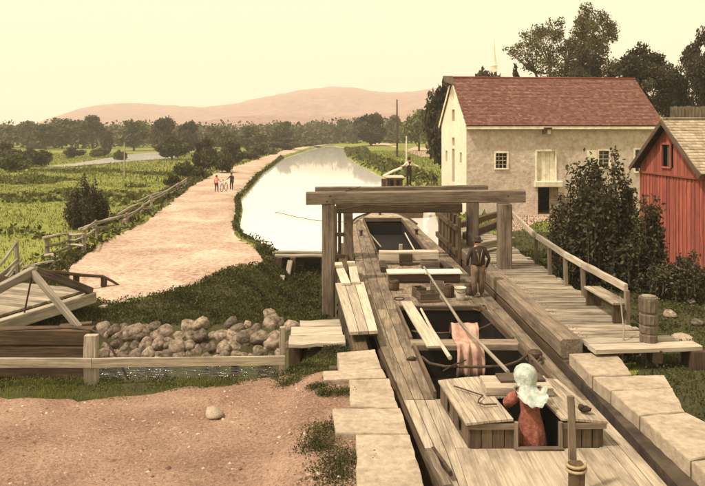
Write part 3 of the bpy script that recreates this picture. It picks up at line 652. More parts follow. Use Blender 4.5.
weeds('coping_weeds', spots([(328, 432, 1.1), (318, 447, .9), (345, 462, 1.2), (335, 478, 1.2), (342, 395, .7), (326, 396, .5), (318, 388, .6), (300, 360, 1.3), (320, 358, 1.3), (332, 350, 1.2), (290, 372, .9), (311, 366, .9), (305, 352, 1.4), (325, 346, 1.4), (336, 340, 1.2), (345, 345, 1.0), (318, 352, 1.4)], .25, 44, 1500, .17), .13, .030, 'weed', 'dark weeds along the broken edge of the coping', 44)
fx = scatter(40000, -24, -4, 19.5, 75, 45, lambda x, y: off(x, y) & (np.abs(x - np.interp(y, PLY, PLX) + .6) < 1.3), .6)
weeds('fence_weeds', fx, .5, .075, 'weed', 'dark weeds growing along the broken rail fence', 45)
weeds('meadow_weeds', scatter(70000, -60, -6, 24, 110, 46, lambda x, y: off(x, y) & (x < np.interp(y, PLY, PLX) - 1.5) & (x > -.6 * y) & (vnoise(x, y, .16, 3.0) + .5 * vnoise(x, y, .5, 1.0) > .2), .5),   .28, .10, 'mid', 'weedy patches in the left meadow', 46)
weeds('shore_weeds', scatter(120000, -18, -1, 28, 130, 48, lambda x, y: off(x, y) & (sdist(x, y, canal_poly) < .9 + .25 * vnoise(x, y, .9, 5.0)) & (x < -1.5), None), .38, .06, 'weed', 'dark weeds overhanging the water edge of the towpath', 48)
weeds('canal_bank_weeds', scatter(30000, -3, 26, 38, 190, 47, lambda x, y: off(x, y) & (x < .135 * y + 3) & (sdist(x, y, canal_poly) < 2.2 + .02 * y), .4), .45, .13, 'mid', 'weeds on the right canal bank', 47)

# ================================================================== the lock
ZD, ZB, ZS = .20, .62, .36                    # boat deck, boardwalk and coping levels
lk = thing('lock_chamber', 'stone and timber lock chamber walls either side of the canal boat', 'lock', (2.3, 14, -2.4))
def wallstrip(name, inner, sgn, y0, y1, top, wid, mat, bat=0.0):
    mb = MB(); ys = np.linspace(y0, y1, max(2, int((y1 - y0) / 1.2) + 1))
    for a, b in zip(ys[:-1], ys[1:]):
        mb.prism([(inner(a), a, top), (inner(a) + sgn * wid, a, top), (inner(b) + sgn * wid, b, top), (inner(b), b, top)], (-sgn * bat, 0, -(top + 2.4)))
    return mb.build(name, mat, lk)
wallstrip('side_wall', lwx, -1, 4.6, 14.2, .08, .9, M['wallstone'])
wallstrip('side_wall', lwx, -1, 14.21, 28.6, .14, .36, M['wallstone'])
wallstrip('side_wall', rwx, 1, 4.6, 14.0, .22, 1.0, M['wallstone'])
# timbers of the right wall, one under another, below the long capping beam
for i in range(5):
    mb = MB()
    for (a, b) in ((14.0, 19.0), (19.0, 24.2), (24.2, 29.8)):
        mb.beam((rwx(a) + .2 + rnd(0, .03), a, ZB - .56 - i * .36), (rwx(b) + .2 + rnd(0, .03), b, ZB - .56 - i * .36), .36, .33, seg=4, jit=.012)
    mb.build('wall_timber', M['timber_dk'], lk)
for (a, b) in ((14.15, 21.0), (21.05, 29.6)):
    MB().beam((rwx(a) + .23, a, ZB - .17), (rwx(b) + .23, b, ZB - .17), .46, .40, seg=8, jit=.012).build('capping_beam', M['timber'], lk)
MB().beam((lwx(14.4) - .2, 14.4, .24), (lwx(21) - .2, 21, .24), .32, .2, seg=6, jit=.012).build('capping_beam', M['timber_dk'], lk)
MB().beam((lwx(21) - .2, 21.03, .24), (lwx(28) - .2, 28, .24), .32, .2, seg=6, jit=.012).build('capping_beam', M['timber_dk'], lk)

# coping slabs
def slab(px, z, th, parent, mat=M['coping'], name='coping_slab', jag=.013):
    p = [P(u, v, z) for u, v in px]; out = []
    for i, a in enumerate(p):
        b = p[(i + 1) % len(p)]; n = max(2, int((b - a).length / .16))
        for k in range(n):
            j = jag if k else jag * .5
            out.append(a.lerp(b, k / n) + Vector((rnd(-j, j), rnd(-j, j), 0)))
    c = sum(out, Vector()) / len(out); tilt = (rnd(-.02, .02), rnd(-.02, .02)); top = []; low = []
    mb = MB(); n = len(out); V = []; rings = [(.985, 0.0), (1.0, -.018), (1.0, -th)]
    for (s_, dz) in rings:
        for q in out:
            d = q - c; V.append(c + d * s_ + Vector((0, 0, dz + d.x * tilt[0] + d.y * tilt[1] + (rnd(-.006, .006) if dz == 0 else 0))))
    Fc = [list(range(n))]
    for k in range(2): Fc += [[k * n + i, (k + 1) * n + i, (k + 1) * n + (i + 1) % n, k * n + (i + 1) % n] for i in range(n)]
    mb._add(V, Fc); return mb.build(name, mat, parent, smooth=False)
for q in [[(339, 371), (381, 368), (375, 350), (337, 353)], [(324, 380), (387, 377.5), (382.5, 369), (323, 371.5)], [(350, 406), (398.5, 407), (389, 378.5), (349, 380.5)],
          [(336, 433), (409, 434), (400.5, 408), (332, 408)], [(357, 488), (425, 489), (410, 435), (356, 434)], [(360, 560), (447, 560), (426, 490), (358, 489)]]: slab(q, ZS, .3, lk)
for q in [[(592, 376), (632, 375), (616, 352), (569, 353)], [(610.5, 390), (672, 387.5), (664, 375.5), (593, 377)], [(639, 414.5), (685, 411), (672, 388.5), (611.5, 391)],
          [(690, 460), (742, 452), (708, 424), (686, 412), (640, 415.5)], [(790, 555), (850, 540), (746, 453), (692, 461.5)]]: slab(q, .46, .3, lk)

# ------------------------------------------------------------------ gate frames over the lock
def frame(name, label, D, ub, ue, vt, vb, posts, mat, extra=None):
    o = thing(name, label, 'gate frame', (X((ub + ue) / 2, D), D, -1.0))
    zt, zb = ZV(vt, D), ZV(vb, D)
    MB().beam((X(ub, D), D, (zt + zb) / 2), (X(ue, D), D + .35, (zt + zb) / 2 + .04), .34, zt - zb, seg=6, jit=.010).build('crossbeam', mat, o)
    for (u, zl, w) in posts:
        for dz_ in (-.08, .09): MB().lathe((X(u, D) + dz_ * .6, D - .17, (zt + zb) / 2 + dz_), [(.035, 0), (.035, .02), (.018, .03), (.018, .045)], 8, (0, -1, 0)).build('bolt', M['iron'], o)
        x = X(u, D); MB().beam((x, D + .08, zl), (x, D + .08, zb + .01), w, w, seg=5, jit=.010).build('post', mat, o)
    return o
ff = frame('gate_frame', 'near weathered timber gate frame standing across the lock', 21.5, 306, 527, 192, 204.5, [(328.5, -1.15, .40), (505, .60, .42)], M['timber'])
rf_ = frame('gate_frame', 'rear timber gate frame seen just behind the near one', 25.6, 315, 489, 187.2, 193.5, [(348, -.3, .36), (473, .58, .42)], M['timber'])
MB().beam((X(336, 25.3), 25.2, ZV(208, 25.3)), (X(462, 25.3), 25.4, ZV(208, 25.3)), .3, .34, seg=4, jit=.01).build('lower_beam', M['timber_dk'], rf_)
MB().tube([(X(340, 25), 24.95, ZV(209, 25)), (X(365, 25), 24.95, ZV(204.5, 25)), (X(400, 25), 24.95, ZV(207, 25)), (X(440, 25), 24.95, ZV(206, 25))], .02, 5).build('iron_rod', M['iron'], rf_)
# open gate leaves folded back against the walls
gl = thing('lock_gate', 'dark boarded gate leaf folded against the right lock wall', 'lock gate', (X(450, 27), 27, -.4))
for i in range(6):
    d = 25.2 + i * .78; MB().beam((rwx(d) - .06, d, -.9), (rwx(d) - .06, d, ZV(209, 27.5) + rnd(-.02, .02)), .12, .7, up=(0, 1, 0), seg=2, jit=.006).build('board', M['timber_dk'], gl)
for z in (.5, 1.4): MB().beam((rwx(25) - .16, 24.9, z), (rwx(29.5) - .16, 29.5, z), .12, .2, seg=2, jit=.006).build('rail', M['timber_dk'], gl)
g2 = thing('lock_gate', 'narrow dark gate leaf behind the left gate post', 'lock gate', (X(338, 25), 25, -.4))
for u in (335.5, 339.5): MB().beam((X(u, 24.9), 24.9 + (u - 335) * .05, -.7), (X(u, 24.9), 24.9 + (u - 335) * .05, ZV(206, 24.9)), .12, .09, up=(0, 1, 0), seg=2, jit=.006).build('board', M['timber_dk'], g2)
for z in (.4, 1.2): MB().beam((X(333, 24.8), 24.75, z), (X(345, 24.8), 24.75, z), .08, .14).build('rail', M['timber_dk'], g2)
# a stick and wire lying on the beam
tb = ZV(192, 21.5)
MB().tube([(X(345, 21.5), 21.5, tb + .02), (X(350, 21.5), 21.52, tb + .06), (X(361, 21.5), 21.55, tb + .17)], [.012, .014, .01], 5).build('x', M['timber_dk'])
o = bpy.data.objects['x']; o.name = 'twig'; tag(o, 'bent twig lying on the near crossbeam', 'twig')

# ------------------------------------------------------------------ boardwalk on the right
bw = thing('boardwalk', 'grey plank boardwalk beside the lock with many worn planks', 'boardwalk', (5.1, 20, 0))
y = 14.35; k = 0
while y < 30.5:
    w = rnd(.20, .30); xl, xr = rwx(y) + .475, 6.12 + rnd(-.10, .10) - (.28 if y > 21 else 0)
    xr = np.interp(y, [14, 18, 22.3, 30], [6.35, 6.15, 6.05, 5.9]) + rnd(-.1, .1)
    z0 = ZB - .035 + rnd(-.009, .009); a = rnd(-.012, .012)
    MB().beam((xl, y + w / 2, z0), (xr, y + w / 2 + a * 3, z0 + rnd(-.012, .012)), w - rnd(.028, .055), .06, seg=3, jit=.006).build('plank', M['walk'], bw); y += w
for i, (d0, d1) in enumerate(((13.55, 13.93), (13.96, 14.32))):
    MB().beam((rwx(14) + .49, (d0 + d1) / 2, ZB - .05), (X(692, 14.2) - i * .3, (d0 + d1) / 2 + .25, ZB - .06), d1 - d0 - .02, .10, seg=5, jit=.008).build('landing_plank', M['board'], bw)
for x in (5.0, 6.0): MB().beam((x + .15, 13.7, ZB - .2), (x - .15, 30.3, ZB - .2), .2, .26, seg=4, jit=.01).build('stringer', M['timber_dk'], bw)
for yy in (14.2, 18.0, 22, 26, 30): 
    for x in (5.0, 6.0): MB().beam((x, yy, -.1), (x, yy, ZB - .31), .2, .2).build('footing', M['timber_dk'], bw)
MB().beam((7.0, 13.95, -.1), (7.0, 13.95, ZB - .1), .3, .5).build('footing', M['timber_dk'], bw)
nm = MB()
for pl in [o for o in bw.children if o.name.startswith('plank')]:
    c = [Vector(v.co) for v in pl.data.vertices]; x0, x1 = min(v.x for v in c), max(v.x for v in c); yc = sum(v.y for v in c) / len(c); zt_ = max(v.z for v in c)
    for xx in (x0 + .1, x0 + .16, x1 - .14): 
        p = Vector((xx, yc + rnd(-.06, .06), zt_)) + bw.location; nm.lathe(p, [(.011, -.006), (.012, .002), (.006, .004)], 5)
nm.build('nail_heads', M['iron'], bw)['kind'] = 'stuff'
# railing
rl = thing('handrail', 'sagging wooden handrail along the outer edge of the boardwalk', 'railing', (6.1, 19, ZB))
posts = [P(535, 264, ZB), P(548.6, 275, ZB), P(564.6, 285, ZB), P(582, 296, ZB), P(625, 323, ZB)]
railz = [1.55, 1.50, 1.47, 1.44, 1.42]
for p, z in zip(posts, railz): MB().beam((p.x + .06, p.y, .1), (p.x + .02, p.y + rnd(-.05, .05), z - .05), .10, .12, seg=3, jit=.008).build('post', M['timber'], rl)
top = [Vector((5.85, 25.5, 2.0)), Vector((5.93, 23.6, 1.66))] + [Vector((p.x + .02, p.y, z)) for p, z in zip(posts, railz)]
for i in (0, 2, 4, 5):
    a, b = top[i], top[i + 1] if i != 0 else top[2]
    if i == 2: b = top[4]
    MB().beam(a, b, .09, .17, seg=4, jit=.012).build('rail', M['fence'], rl)
# bench
bn = thing('bench', 'low plank bench standing on the boardwalk against the handrail', 'bench', (5.95, 16.5, ZB))
a, b = P(592, 287, 1.06), P(622, 304, 1.06)
for k in (-1, 1): MB().beam(a + Vector((k * .11, 0, 0)), b + Vector((k * .11, 0, 0)), .20, .05, seg=3, jit=.005).build('seat_plank', M['walk'], bn)
for t in (.05, .95):
    p = a.lerp(b, t); MB().beam((p.x, p.y, ZB), (p.x, p.y, 1.03), .36, .07, up=(0, 1, 0)).build('leg', M['timber_dk'], bn)
MB().beam(a + Vector((.0, .1, -.12)), b + Vector((0, -.1, -.12)), .04, .16).build('apron', M['timber_dk'], bn)
# notched mooring post and thin stake
mp_ = P(648.5, 361, .2); o = thing('mooring_post', 'thick rope-worn wooden mooring post beside the lock coping', 'post', (mp_.x, mp_.y, .0))
prof = [(.17, 0), (.18, .25), (.172, .5), (.15, .53), (.176, .56), (.18, .70), (.155, .73), (.178, .76), (.182, .88), (.16, .91), (.185, .95), (.19, 1.12), (.165, 1.15), (.19, 1.2), (.20, 1.42), (.19, 1.48), (.10, 1.5)]
mb = MB(); mb.lathe((mp_.x, mp_.y, .05), prof, 14)
mb.v = [p + Vector((rnd(-.008, .008), rnd(-.008, .008), rnd(-.006, .006))) for p in mb.v]; mb.build('post_body', M['timber'], o)
MB().lathe((mp_.x, mp_.y, 1.53), [(.14, 0), (.145, .03), (.05, .05)], 12).build('cap', M['fence'], o)
s0, s1 = P(622, 356, .3), P(626.5, 297, .3)
o = MB().tube([(s0.x, s0.y, .1), (s0.x + .06, s0.y + .05, .8), (s0.x + .04, s0.y + .2, 1.5)], [.022, .018, .01], 6).build('stake', M['fence'], origin=(s0.x, s0.y, .1)); tag(o, 'thin crooked stake standing in the grass by the mooring post', 'stake')
# timbers piled beyond the boardwalk
for i, (a, b, w, lab) in enumerate([((466, 236, .75), (500, 222, .75), .3, 'long squared timber lying behind the gate posts'), ((478, 246, .9), (512, 240, .8), .26, 'short squared timber lying by the right gate post'), ((458, 226, .7), (498, 214, .6), .28, 'rough timber lying farthest behind the gate frame')]):
    A, B = P(*a), P(*b); tag(MB().beam(A, B, w, w, seg=3, jit=.015).build('timber', M['timber_dk' if i != 1 else 'fence'], origin=(A.x, A.y, .55)), lab, 'timber', 'loose timbers behind the gate frames')

# ------------------------------------------------------------------ pale plank cover and boards on the left wall
pc = thing('plank_cover', 'three pale planks laid side by side on the left lock wall', 'plank cover', (X(355, 17), 17, .2))
zc = .58
for i in range(3):
    t0, t1 = i / 3 + .012, (i + 1) / 3 - .012
    fa, fb = P(335, 283, zc), P(364, 282, zc); na, nb = P(349.5, 332, zc), P(378, 330.5, zc)
    MB().prism([na.lerp(nb, t0), na.lerp(nb, t1), fa.lerp(fb, t1), fa.lerp(fb, t0)], (0, 0, -.07), grain=(na - fa)).build('plank', M['board'], pc)
for v in (288, 326):
    a, b = P(338 if v < 300 else 349, v, zc - .075), P(366 if v < 300 else 377, v - 1, zc - .075)
    MB().beam(a + Vector((0, 0, -.12)), b + Vector((0, 0, -.12)), .2, .24).build('bearer', M['timber_dk'], pc)
for i, (a, b, lab) in enumerate([((338, 263, .6), (346, 284, .62), 'short pale board leaning behind the plank cover'), ((351, 262, .6), (356, 283, .62), 'worn split board beside the rear gate post')]):
    A, B = P(*a), P(*b); tag(MB().beam(A, B, .26, .06, seg=3, jit=.012).build('loose_board', M['board'], origin=(B.x, B.y, .15)), lab, 'board')
    for t in (.2, .85):
        q = A.lerp(B, t); 
# plank and stone landing by the rubble wall
ld = thing('landing_stage', 'flat planks forming a low landing beside the left gate post', 'landing', (X(312, 18.5), 18.5, -1))
for i, (u0, u1, v0, v1) in enumerate([(300, 340, 322, 328), (291, 342, 328.5, 337), (289, 345, 337.5, 346)]):
    a, b = P((u0), (v0 + v1) / 2, 0.03 + .02 * i), P(u1, (v0 + v1) / 2 - 1, 0.03 + .02 * i); w = abs(P(300, v0, 0.03 + .02 * i).y - P(300, v1, 0.03 + .02 * i).y)
    MB().beam(a, b, w, .09, seg=4, jit=.014).build('plank', M['board' if i else 'fence'], ld)
for u in (296, 338): a = P(u, 337, .03); MB().beam((a.x, a.y, -1.5), (a.x, a.y, -.0), .3, .7).build('footing', M['timber_dk'], ld)
# ------------------------------------------------------------------ timber weir left of the lock
wr = thing('waste_weir', 'small timber waste weir holding back the canal left of the gates', 'weir', (X(305, 28), 27.6, -1.2))
for i, z in enumerate((-.12, -.42, -.72, -1.02)):
    MB().beam((X(272, 27.7), 27.75, z), (X(352, 27.7), 27.85, z + .02), .14, .28, seg=4, jit=.012).build('weir_plank', M['timber_dk' if i else 'timber'], wr)
for (d, z) in ((27.2, -.02), (27.6, .04)): MB().beam((X(275, d), d, z), (X(350, d), d + .1, z - .03), .34, .07, seg=4, jit=.012).build('walk_plank', M['fence'], wr)
for (u, vb) in ((279, 288), (293, 268), (325, 270)):
    MB().beam((X(u, 26.8), 26.9, -1.4), (X(u, 26.8), 26.95, -.06), .22, .22, seg=3, jit=.012).build('post', M['timber_dk'], wr)
MB().beam((X(286, 26.6), 26.6, -1.0), (X(290, 26.6), 26.85, -.15), .24, .06, seg=2, jit=.01).build('loose_plank', M['fence'], wr)
MB().beam((X(277, 25), 25.6, -1.2), (X(280, 25), 26.0, -.55), .2, .06).build('loose_plank', M['fence'], wr)

# ------------------------------------------------------------------ foreground rail fence
fn = thing('rail_fence', 'single-rail plank fence in front of the creek', 'fence', (X(190, 13.4), 13.4, 0))
MB().beam((X(-60, 13.25), 13.2, ZV(362.5, 13.2)), (X(92, 13.25), 13.22, ZV(363, 13.22)), .05, .185, seg=6, jit=.006).build('rail', M['fence'], fn)
MB().beam((X(92.3, 13.25), 13.22, ZV(363, 13.22)), (X(285, 13.9), 13.85, ZV(360, 13.85)), .05, .18, seg=8, jit=.006).build('rail', M['fence'], fn)
MB().beam((X(92, 13.4), 13.37, -.3), (X(92, 13.4), 13.37, ZV(335, 13.37)), .25, .16, up=(0, 1, 0), seg=4, jit=.008).build('post', M['fence'], fn)
MB().beam((X(283, 14.1), 14.02, -.4), (X(283, 14.1), 14.02, ZV(327, 14.02)), .11, .11, up=(0, 1, 0), seg=4, jit=.006).build('post', M['fence'], fn)
# crib wall of dark logs behind the left panel
cr = thing('log_crib', 'stack of dark squared logs along the creek at the lower left', 'log wall', (-8, 15, -1))
for i, z in enumerate((.52, .16, -.2, -.56, -.92)):
    MB().beam((-13.5, 14.75, z), (X(91 + rnd(-4, 3), 14.8), 14.78, z + .01), .34, .35, seg=8, jit=.018).build('log', M['timber_dk'], cr)

# ------------------------------------------------------------------ king-post bridge at the left
br = thing('plank_bridge', 'small timber king-post bridge carrying the towpath over the creek', 'bridge', (-9, 17, .1))
cA, cB = Vector((-9.55, 13.6, .30)), Vector((X(93, 19.6), 19.6, .18)); dv = (cB - cA).normalized(); sd2 = Vector((-dv.y, dv.x, 0)).normalized()
ap = Q(33, 270.5, 17.1)
for s_ in (0, 2.7):
    o_ = sd2 * s_
    MB().beam(cA + o_, cB + o_, .24, .32, seg=6, jit=.01).build('bottom_chord', M['fence'], br)
    A = ap + o_; mid = cA.lerp(cB, ((ap - cA).dot(dv)) / (cB - cA).length) + o_
    MB().beam(A + Vector((0, .05, 0)), cB + o_ - dv * .1 + Vector((0, 0, .2)), .16, .2, seg=3, jit=.008).build('diagonal', M['timber'], br)
    MB().beam(A, cA + o_ + dv * .1 + Vector((0, 0, .2)), .16, .2, seg=3, jit=.008).build('diagonal', M['fence'], br)
    MB().tube([A, mid], .022, 6).build('tie_rod', M['iron'], br)
    MB().beam(A + Vector((-.05, -.03, .02)), Q(79, 328, 16.2) + o_ if s_ == 0 else mid + o_ * .35 + Vector((0, 0, -.1)), .13, .15, seg=3, jit=.006).build('outrigger_brace', M['fence'], br)
MB().beam(Q(60, 329, 16.2), Q(92, 326, 16.4), .2, .2).build('cross_sill', M['timber_dk'], br)
n = 24
for i in range(n):
    p = cA.lerp(cB, (i + .5) / n) + Vector((0, 0, .20)); w = (cB - cA).length / n - .02
    MB().beam(p + sd2 * .14, p + sd2 * 2.56, w, .06, seg=1).build('deck_plank', M['walk'], br)
# bent pole rail beyond the bridge
pr = thing('pole_rail', 'low bent pole rail at the far end of the bridge', 'railing', (X(85, 22), 22, 0))
MB().tube([Q(36, 270.5, 20.3), Q(60, 272.5, 21.2), Q(80, 275, 21.8), Q(103, 276.5, 22.2), Q(112, 281, 22.3), Q(121, 286.5, 22.4)], [.05, .055, .055, .05, .045, .03], 7).build('pole', M['timber_dk'], pr)
for u, v, d in ((76, 275, 21.7), (103.5, 277, 22.2)):
    q = Q(u, v, d); MB().beam((q.x, q.y + .03, -.1), (q.x, q.y + .03, q.z - .02), .16, .16, up=(0, 1, 0), seg=2, jit=.008).build('post', M['timber_dk'], pr)
# cable hanging over the fence
o = MB().tube([Q(-10, 331, 14.2), Q(30, 329, 14.2), Q(70, 328, 14.2), Q(92, 330, 14.2), Q(105, 338, 14.1), Q(113, 351, 14.0), Q(121, 365, 13.95), Q(131, 385, 13.9)], .022, 6).build('cable', M['iron'], origin=tuple(Q(131, 385, 13.9)))
tag(o, 'dark iron cable draped over the logs and down to the creek', 'cable')

# ------------------------------------------------------------------ rubble wall
rw = thing('rubble_wall', 'rough wall of loose field stones along the far creek bank', 'stone wall', (-4, 17.5, -1))
SM = []
for i in range(7):
    bm = bmesh.new(); bmesh.ops.create_icosphere(bm, subdivisions=2, radius=1.0); sdv = Vector((i * 7.3, i * 3.1, 1))
    for v in bm.verts:
        d = v.co.copy(); q = 1 + .34 * mnoise.noise(d * 1.0 + sdv) + .14 * mnoise.noise(d * 2.6 + sdv)
        v.co = d * q * .95
    rq = random.Random(i)
    for _ in range(9):
        nn = Vector((rq.gauss(0, 1), rq.gauss(0, 1), rq.gauss(0, 1))).normalized(); kk = rq.uniform(.58, .82)
        for v in bm.verts:
            e = v.co.dot(nn) - kk
            if e > 0: v.co -= nn * e * .92
    me = bpy.data.meshes.new('stone'); bm.to_mesh(me); bm.free(); me.materials.append(M['stone']); me.polygons.foreach_set('use_smooth', [True] * len(me.polygons)); SM.append(me)
def stone(parent, p, rx, rz, name='stone', ry=None, mat=None):
    o = part(name, SM[random.randrange(7)], parent, Vector(p) - world_loc(parent), (rnd(-.35, .35), rnd(-.35, .35), rnd(0, 6.3)), (rx, ry or rx * rnd(.8, 1.1), rz)); return o
stones = [(231, 324, 7), (272, 326, 11), (270, 315, 7)]
for v, sz, jit_ in ((364, 7, 2), (356, 7.5, 2.5), (347, 8, 2.5), (338, 8.5, 3), (329, 8.5, 4)):
    u = 96 + rnd(0, 8)
    while u < 287:
        r_ = sz * rnd(.65, 1.3)
        if not (v < 332 and (207 < u < 222 or random.random() < .15)) : stones.append((u + r_ * .5, v + rnd(-jit_, jit_), r_))
        u += r_ * 1.3
for (u, v, r_) in stones:
    D = 17.15 + max(0, (362 - v)) * .022 + rnd(-.08, .08); p = Q(u, v, D); k = r_ / F * D
    stone(rw, p, k * rnd(1.0, 1.35), k * rnd(.85, 1.1))
# loose rocks
for (u, v, z, r_, lab) in [(214, 416, .02, .19, 'pale rock lying alone on the reddish gravel road'), (670, 322, .0, .22, 'larger grey rock in the weeds left of the frame edge below the shed'), (690, 310, -.05, .2, 'rounded rock in the weeds below the red shed'),
                          (697, 329, .05, .2, 'rock at the right edge beside the landing plank'), (655, 300, .0, .16, 'small rock behind the mooring post'), (683, 345, .12, .26, 'flat pale rock right of the mooring post'), (617, 358, .2, .16, 'flat stone at the foot of the thin stake'),
                          (327, 383, .12, .14, 'dark round rock beside the long coping slab'), (104, 298, .1, .17, 'pale rock at the far end of the bridge')]:
    p = P(u, v, z); p.z = hz(p.x, p.y) + r_ * .3
    o = bpy.data.objects.new('rock', SM[random.randrange(7)]); COL.objects.link(o); o.location = p; o.scale = (r_ * 1.2, r_, r_ * .62); o.rotation_euler.z = rnd(0, 6); tag(o, lab, 'rock', 'loose rocks')
    if 'pale' in lab or 'flat' in lab: o.data = o.data.copy(); o.data.materials[0] = M['coping']
# gravel on the road
rs = np.random.default_rng(31); n = 3600; gxy = np.column_stack([rs.uniform(-9, .6, n), rs.uniform(8.2, 13.0, n)]); gxy = gxy[sdist(gxy[:, 0], gxy[:, 1], fore_poly) < -.05]
n = len(gxy); r_ = rs.gamma(1.3, .007, n) + .004; cc = np.column_stack([gxy, height(gxy[:, 0], gxy[:, 1]) + .012])
oc = np.array([[1, 0, 0], [0, 1, 0], [-1, 0, 0], [0, -1, 0], [0, 0, .8], [0, 0, -.5]]); V = (cc[:, None] + (oc[None] + rs.normal(0, .25, (n, 6, 3))) * r_[:, None, None]).reshape(-1, 3)
fc = np.array([[0, 1, 4], [1, 2, 4], [2, 3, 4], [3, 0, 4]]); Fq = (np.arange(n)[:, None, None] * 6 + fc[None]).reshape(-1, 3)
M['pebble'] = leafmat('pebbles', (.14, .075, .048), (.30, .19, .13), (.56, .43, .32), 0.0)
tag(link('gravel', raw_mesh('gravel', V, Fq, M['pebble'], np.repeat(rs.random(n), 6))), 'loose pebbles strewn over the reddish road', 'gravel', kind='stuff')

# ------------------------------------------------------------------ crooked rail fence along the meadow
cf = thing('meadow_fence', 'broken grey rail fence zigzagging between meadow and towpath', 'fence', (X(100, 32), 32, -.3))
fp = [(-6, 285, 258), (18, 272, 239), (47, 256, 235), (70, 253, 234), (84, 256, 232), (97, 240, 222), (126, 231, 216), (143, 216, 206), (152, 212, 198), (166, 201, 192), (178, 194, 184), (186, 188, 180)]
FT = []
for i, (u, vb, vt) in enumerate(fp):
    p = P(u, vb, -.15); z0 = hz(p.x, p.y); p.z = z0; w = rnd(.10, .17); ht = (vb - vt) / F * p.y
    MB().beam(p + Vector((0, 0, -.2)), p + Vector((rnd(-.06, .06), rnd(-.05, .05), ht)), w, w, seg=3, jit=.012).build('post', M['fence'], cf); FT.append((p, ht))
for i in range(len(FT) - 1):
    (a, h1), (b, h2) = FT[i], FT[i + 1]
    if i in (1,): continue
    for k in range(2 if i in (4, 5, 6, 8) else 3):
        t1, t2 = (.92, .62, .3)[k] + rnd(-.12, .08), (.92, .62, .3)[k] + rnd(-.14, .08)
        if i in (5, 7, 9) and k == 1: t2 = .05
        A = a + Vector((rnd(-.05, .05), -.09, h1 * t1)); B = b + Vector((rnd(-.05, .05), -.09, h2 * t2)); e = (B - A) * rnd(.04, .14)
        m_ = A.lerp(B, .5) + Vector((0, 0, rnd(-.08, .03)))
        MB().tube([A - e, m_, B + e], [rnd(.045, .075), .06, rnd(.035, .06)], 6).build('rail', M['fence'], cf)
for (a, b) in (((22, 267), (60, 259)), ((45, 257), (58, 256)), ((0, 283), (22, 251)), ((79, 232), (97, 221)), ((84, 231), (128, 216)), ((118, 219), (140, 201)), ((137, 203), (155, 191)), ((0, 268), (14, 258)), ((150, 197), (168, 191))):
    A, B = P(a[0], a[1] + 6, -.15), P(b[0], b[1] + 8, -.15); A.z = hz(A.x, A.y) + .2 + (.35 if a[0] > 70 else .05); B.z = hz(B.x, B.y) + (.45 if a[0] > 70 else .12)
    MB().tube([A, A.lerp(B, .5) + Vector((0, 0, rnd(-.05, .08))), B], [.07, .085, .05], 6).build('fallen_rail', M['fence'], cf)
# poles
def pole(u, vb, vt, D, r_, label, name, mat, arms=False):
    x = X(u, D); z0 = hz(x, D); o = thing(name, label, 'pole', (x, D, z0)); zt = ZV(vt, D)
    MB().tube([(x, D, z0 - .3), (x, D, (z0 + zt) / 2), (x, D, zt)], [r_ * 1.2, r_, r_ * .7], 7).build('shaft', mat, o)
    MB().lathe((x, D, zt - .02), [(r_ * .9, 0), (r_ * .9, .06), (r_ * .2, .12)], 8).build('cap', mat, o)
pole(124.5, 175, 143, 88, .09, 'thin pale pole standing in the left meadow', 'meadow_pole', M['fence'])
pole(397, 158, 100, 118, .16, 'tall dark pole on the bank beyond the far boat', 'telegraph_pole', M['timber_dk'])
pole(406.5, 153, 137, 95, .11, 'short white post on the right canal bank', 'marker_post', M['white'])

# ================================================================== the canal boat in the lock
bt = thing('canal_boat', 'long wooden canal boat with open holds lying in the lock', 'boat', (2.3, 20, -.9))
EL = ([6.2, 7.4, 9.17, 15.1, 21, 27.7, 34.4, 35.8, 36.9, 37.8, 38.4, 38.6], [1.50, 1.38, 1.20, .60, .20, .04, -.02, .12, .38, .75, 1.2, 1.6])
ER = ([6.2, 7.4, 9.1, 15, 20, 27.7, 34.0, 35.8, 36.9, 37.8, 38.4, 38.6], [4.15, 4.26, 4.27, 4.13, 4.0, 3.62, 3.2, 3.08, 2.82, 2.45, 2.0, 1.62])
CL = ([10, 12, 18.2, 25, 35.4], [1.56, 1.48, 1.20, .98, .56])
CR = ([10, 12, 14, 18.2, 25, 35.4], [3.86, 3.80, 3.72, 3.42, 2.96, 2.55])
el, er, cl, cr_ = [lambda y, t=t: float(np.interp(y, *t)) for t in (EL, ER, CL, CR)]
sheer = lambda y: ZD + .22 * max(0, (y - 31) / 7.5) ** 1.5
def strip(fa, fb, t0, t1, y0, y1, th=.06, gap=.008, mat='deck', name='deck_plank', dz=0.0):
    n = max(1, int((y1 - y0) / 1.5)); ys = np.linspace(y0 + gap, y1 - gap, n + 1); mb = MB(); V = []; G = []
    for y in ys:
        a, b = fa(y), fb(y); xa, xb = a + (b - a) * t0 + gap, a + (b - a) * t1 - gap; z = sheer(y) + dz
        for (x, zz) in ((xa, z), (xb, z), (xb, z - th), (xa, z - th)): V.append((x, y, zz)); G.append((y, x, zz))
    Fc = [[0, 1, 2, 3], [4 * n + 3, 4 * n + 2, 4 * n + 1, 4 * n]]
    for k in range(n):
        for i in range(4): Fc.append([4 * k + i, 4 * k + (i + 1) % 4, 4 * k + 4 + (i + 1) % 4, 4 * k + 4 + i])
    mb._add(V, Fc, G); return mb.build(name, M[mat], bt)
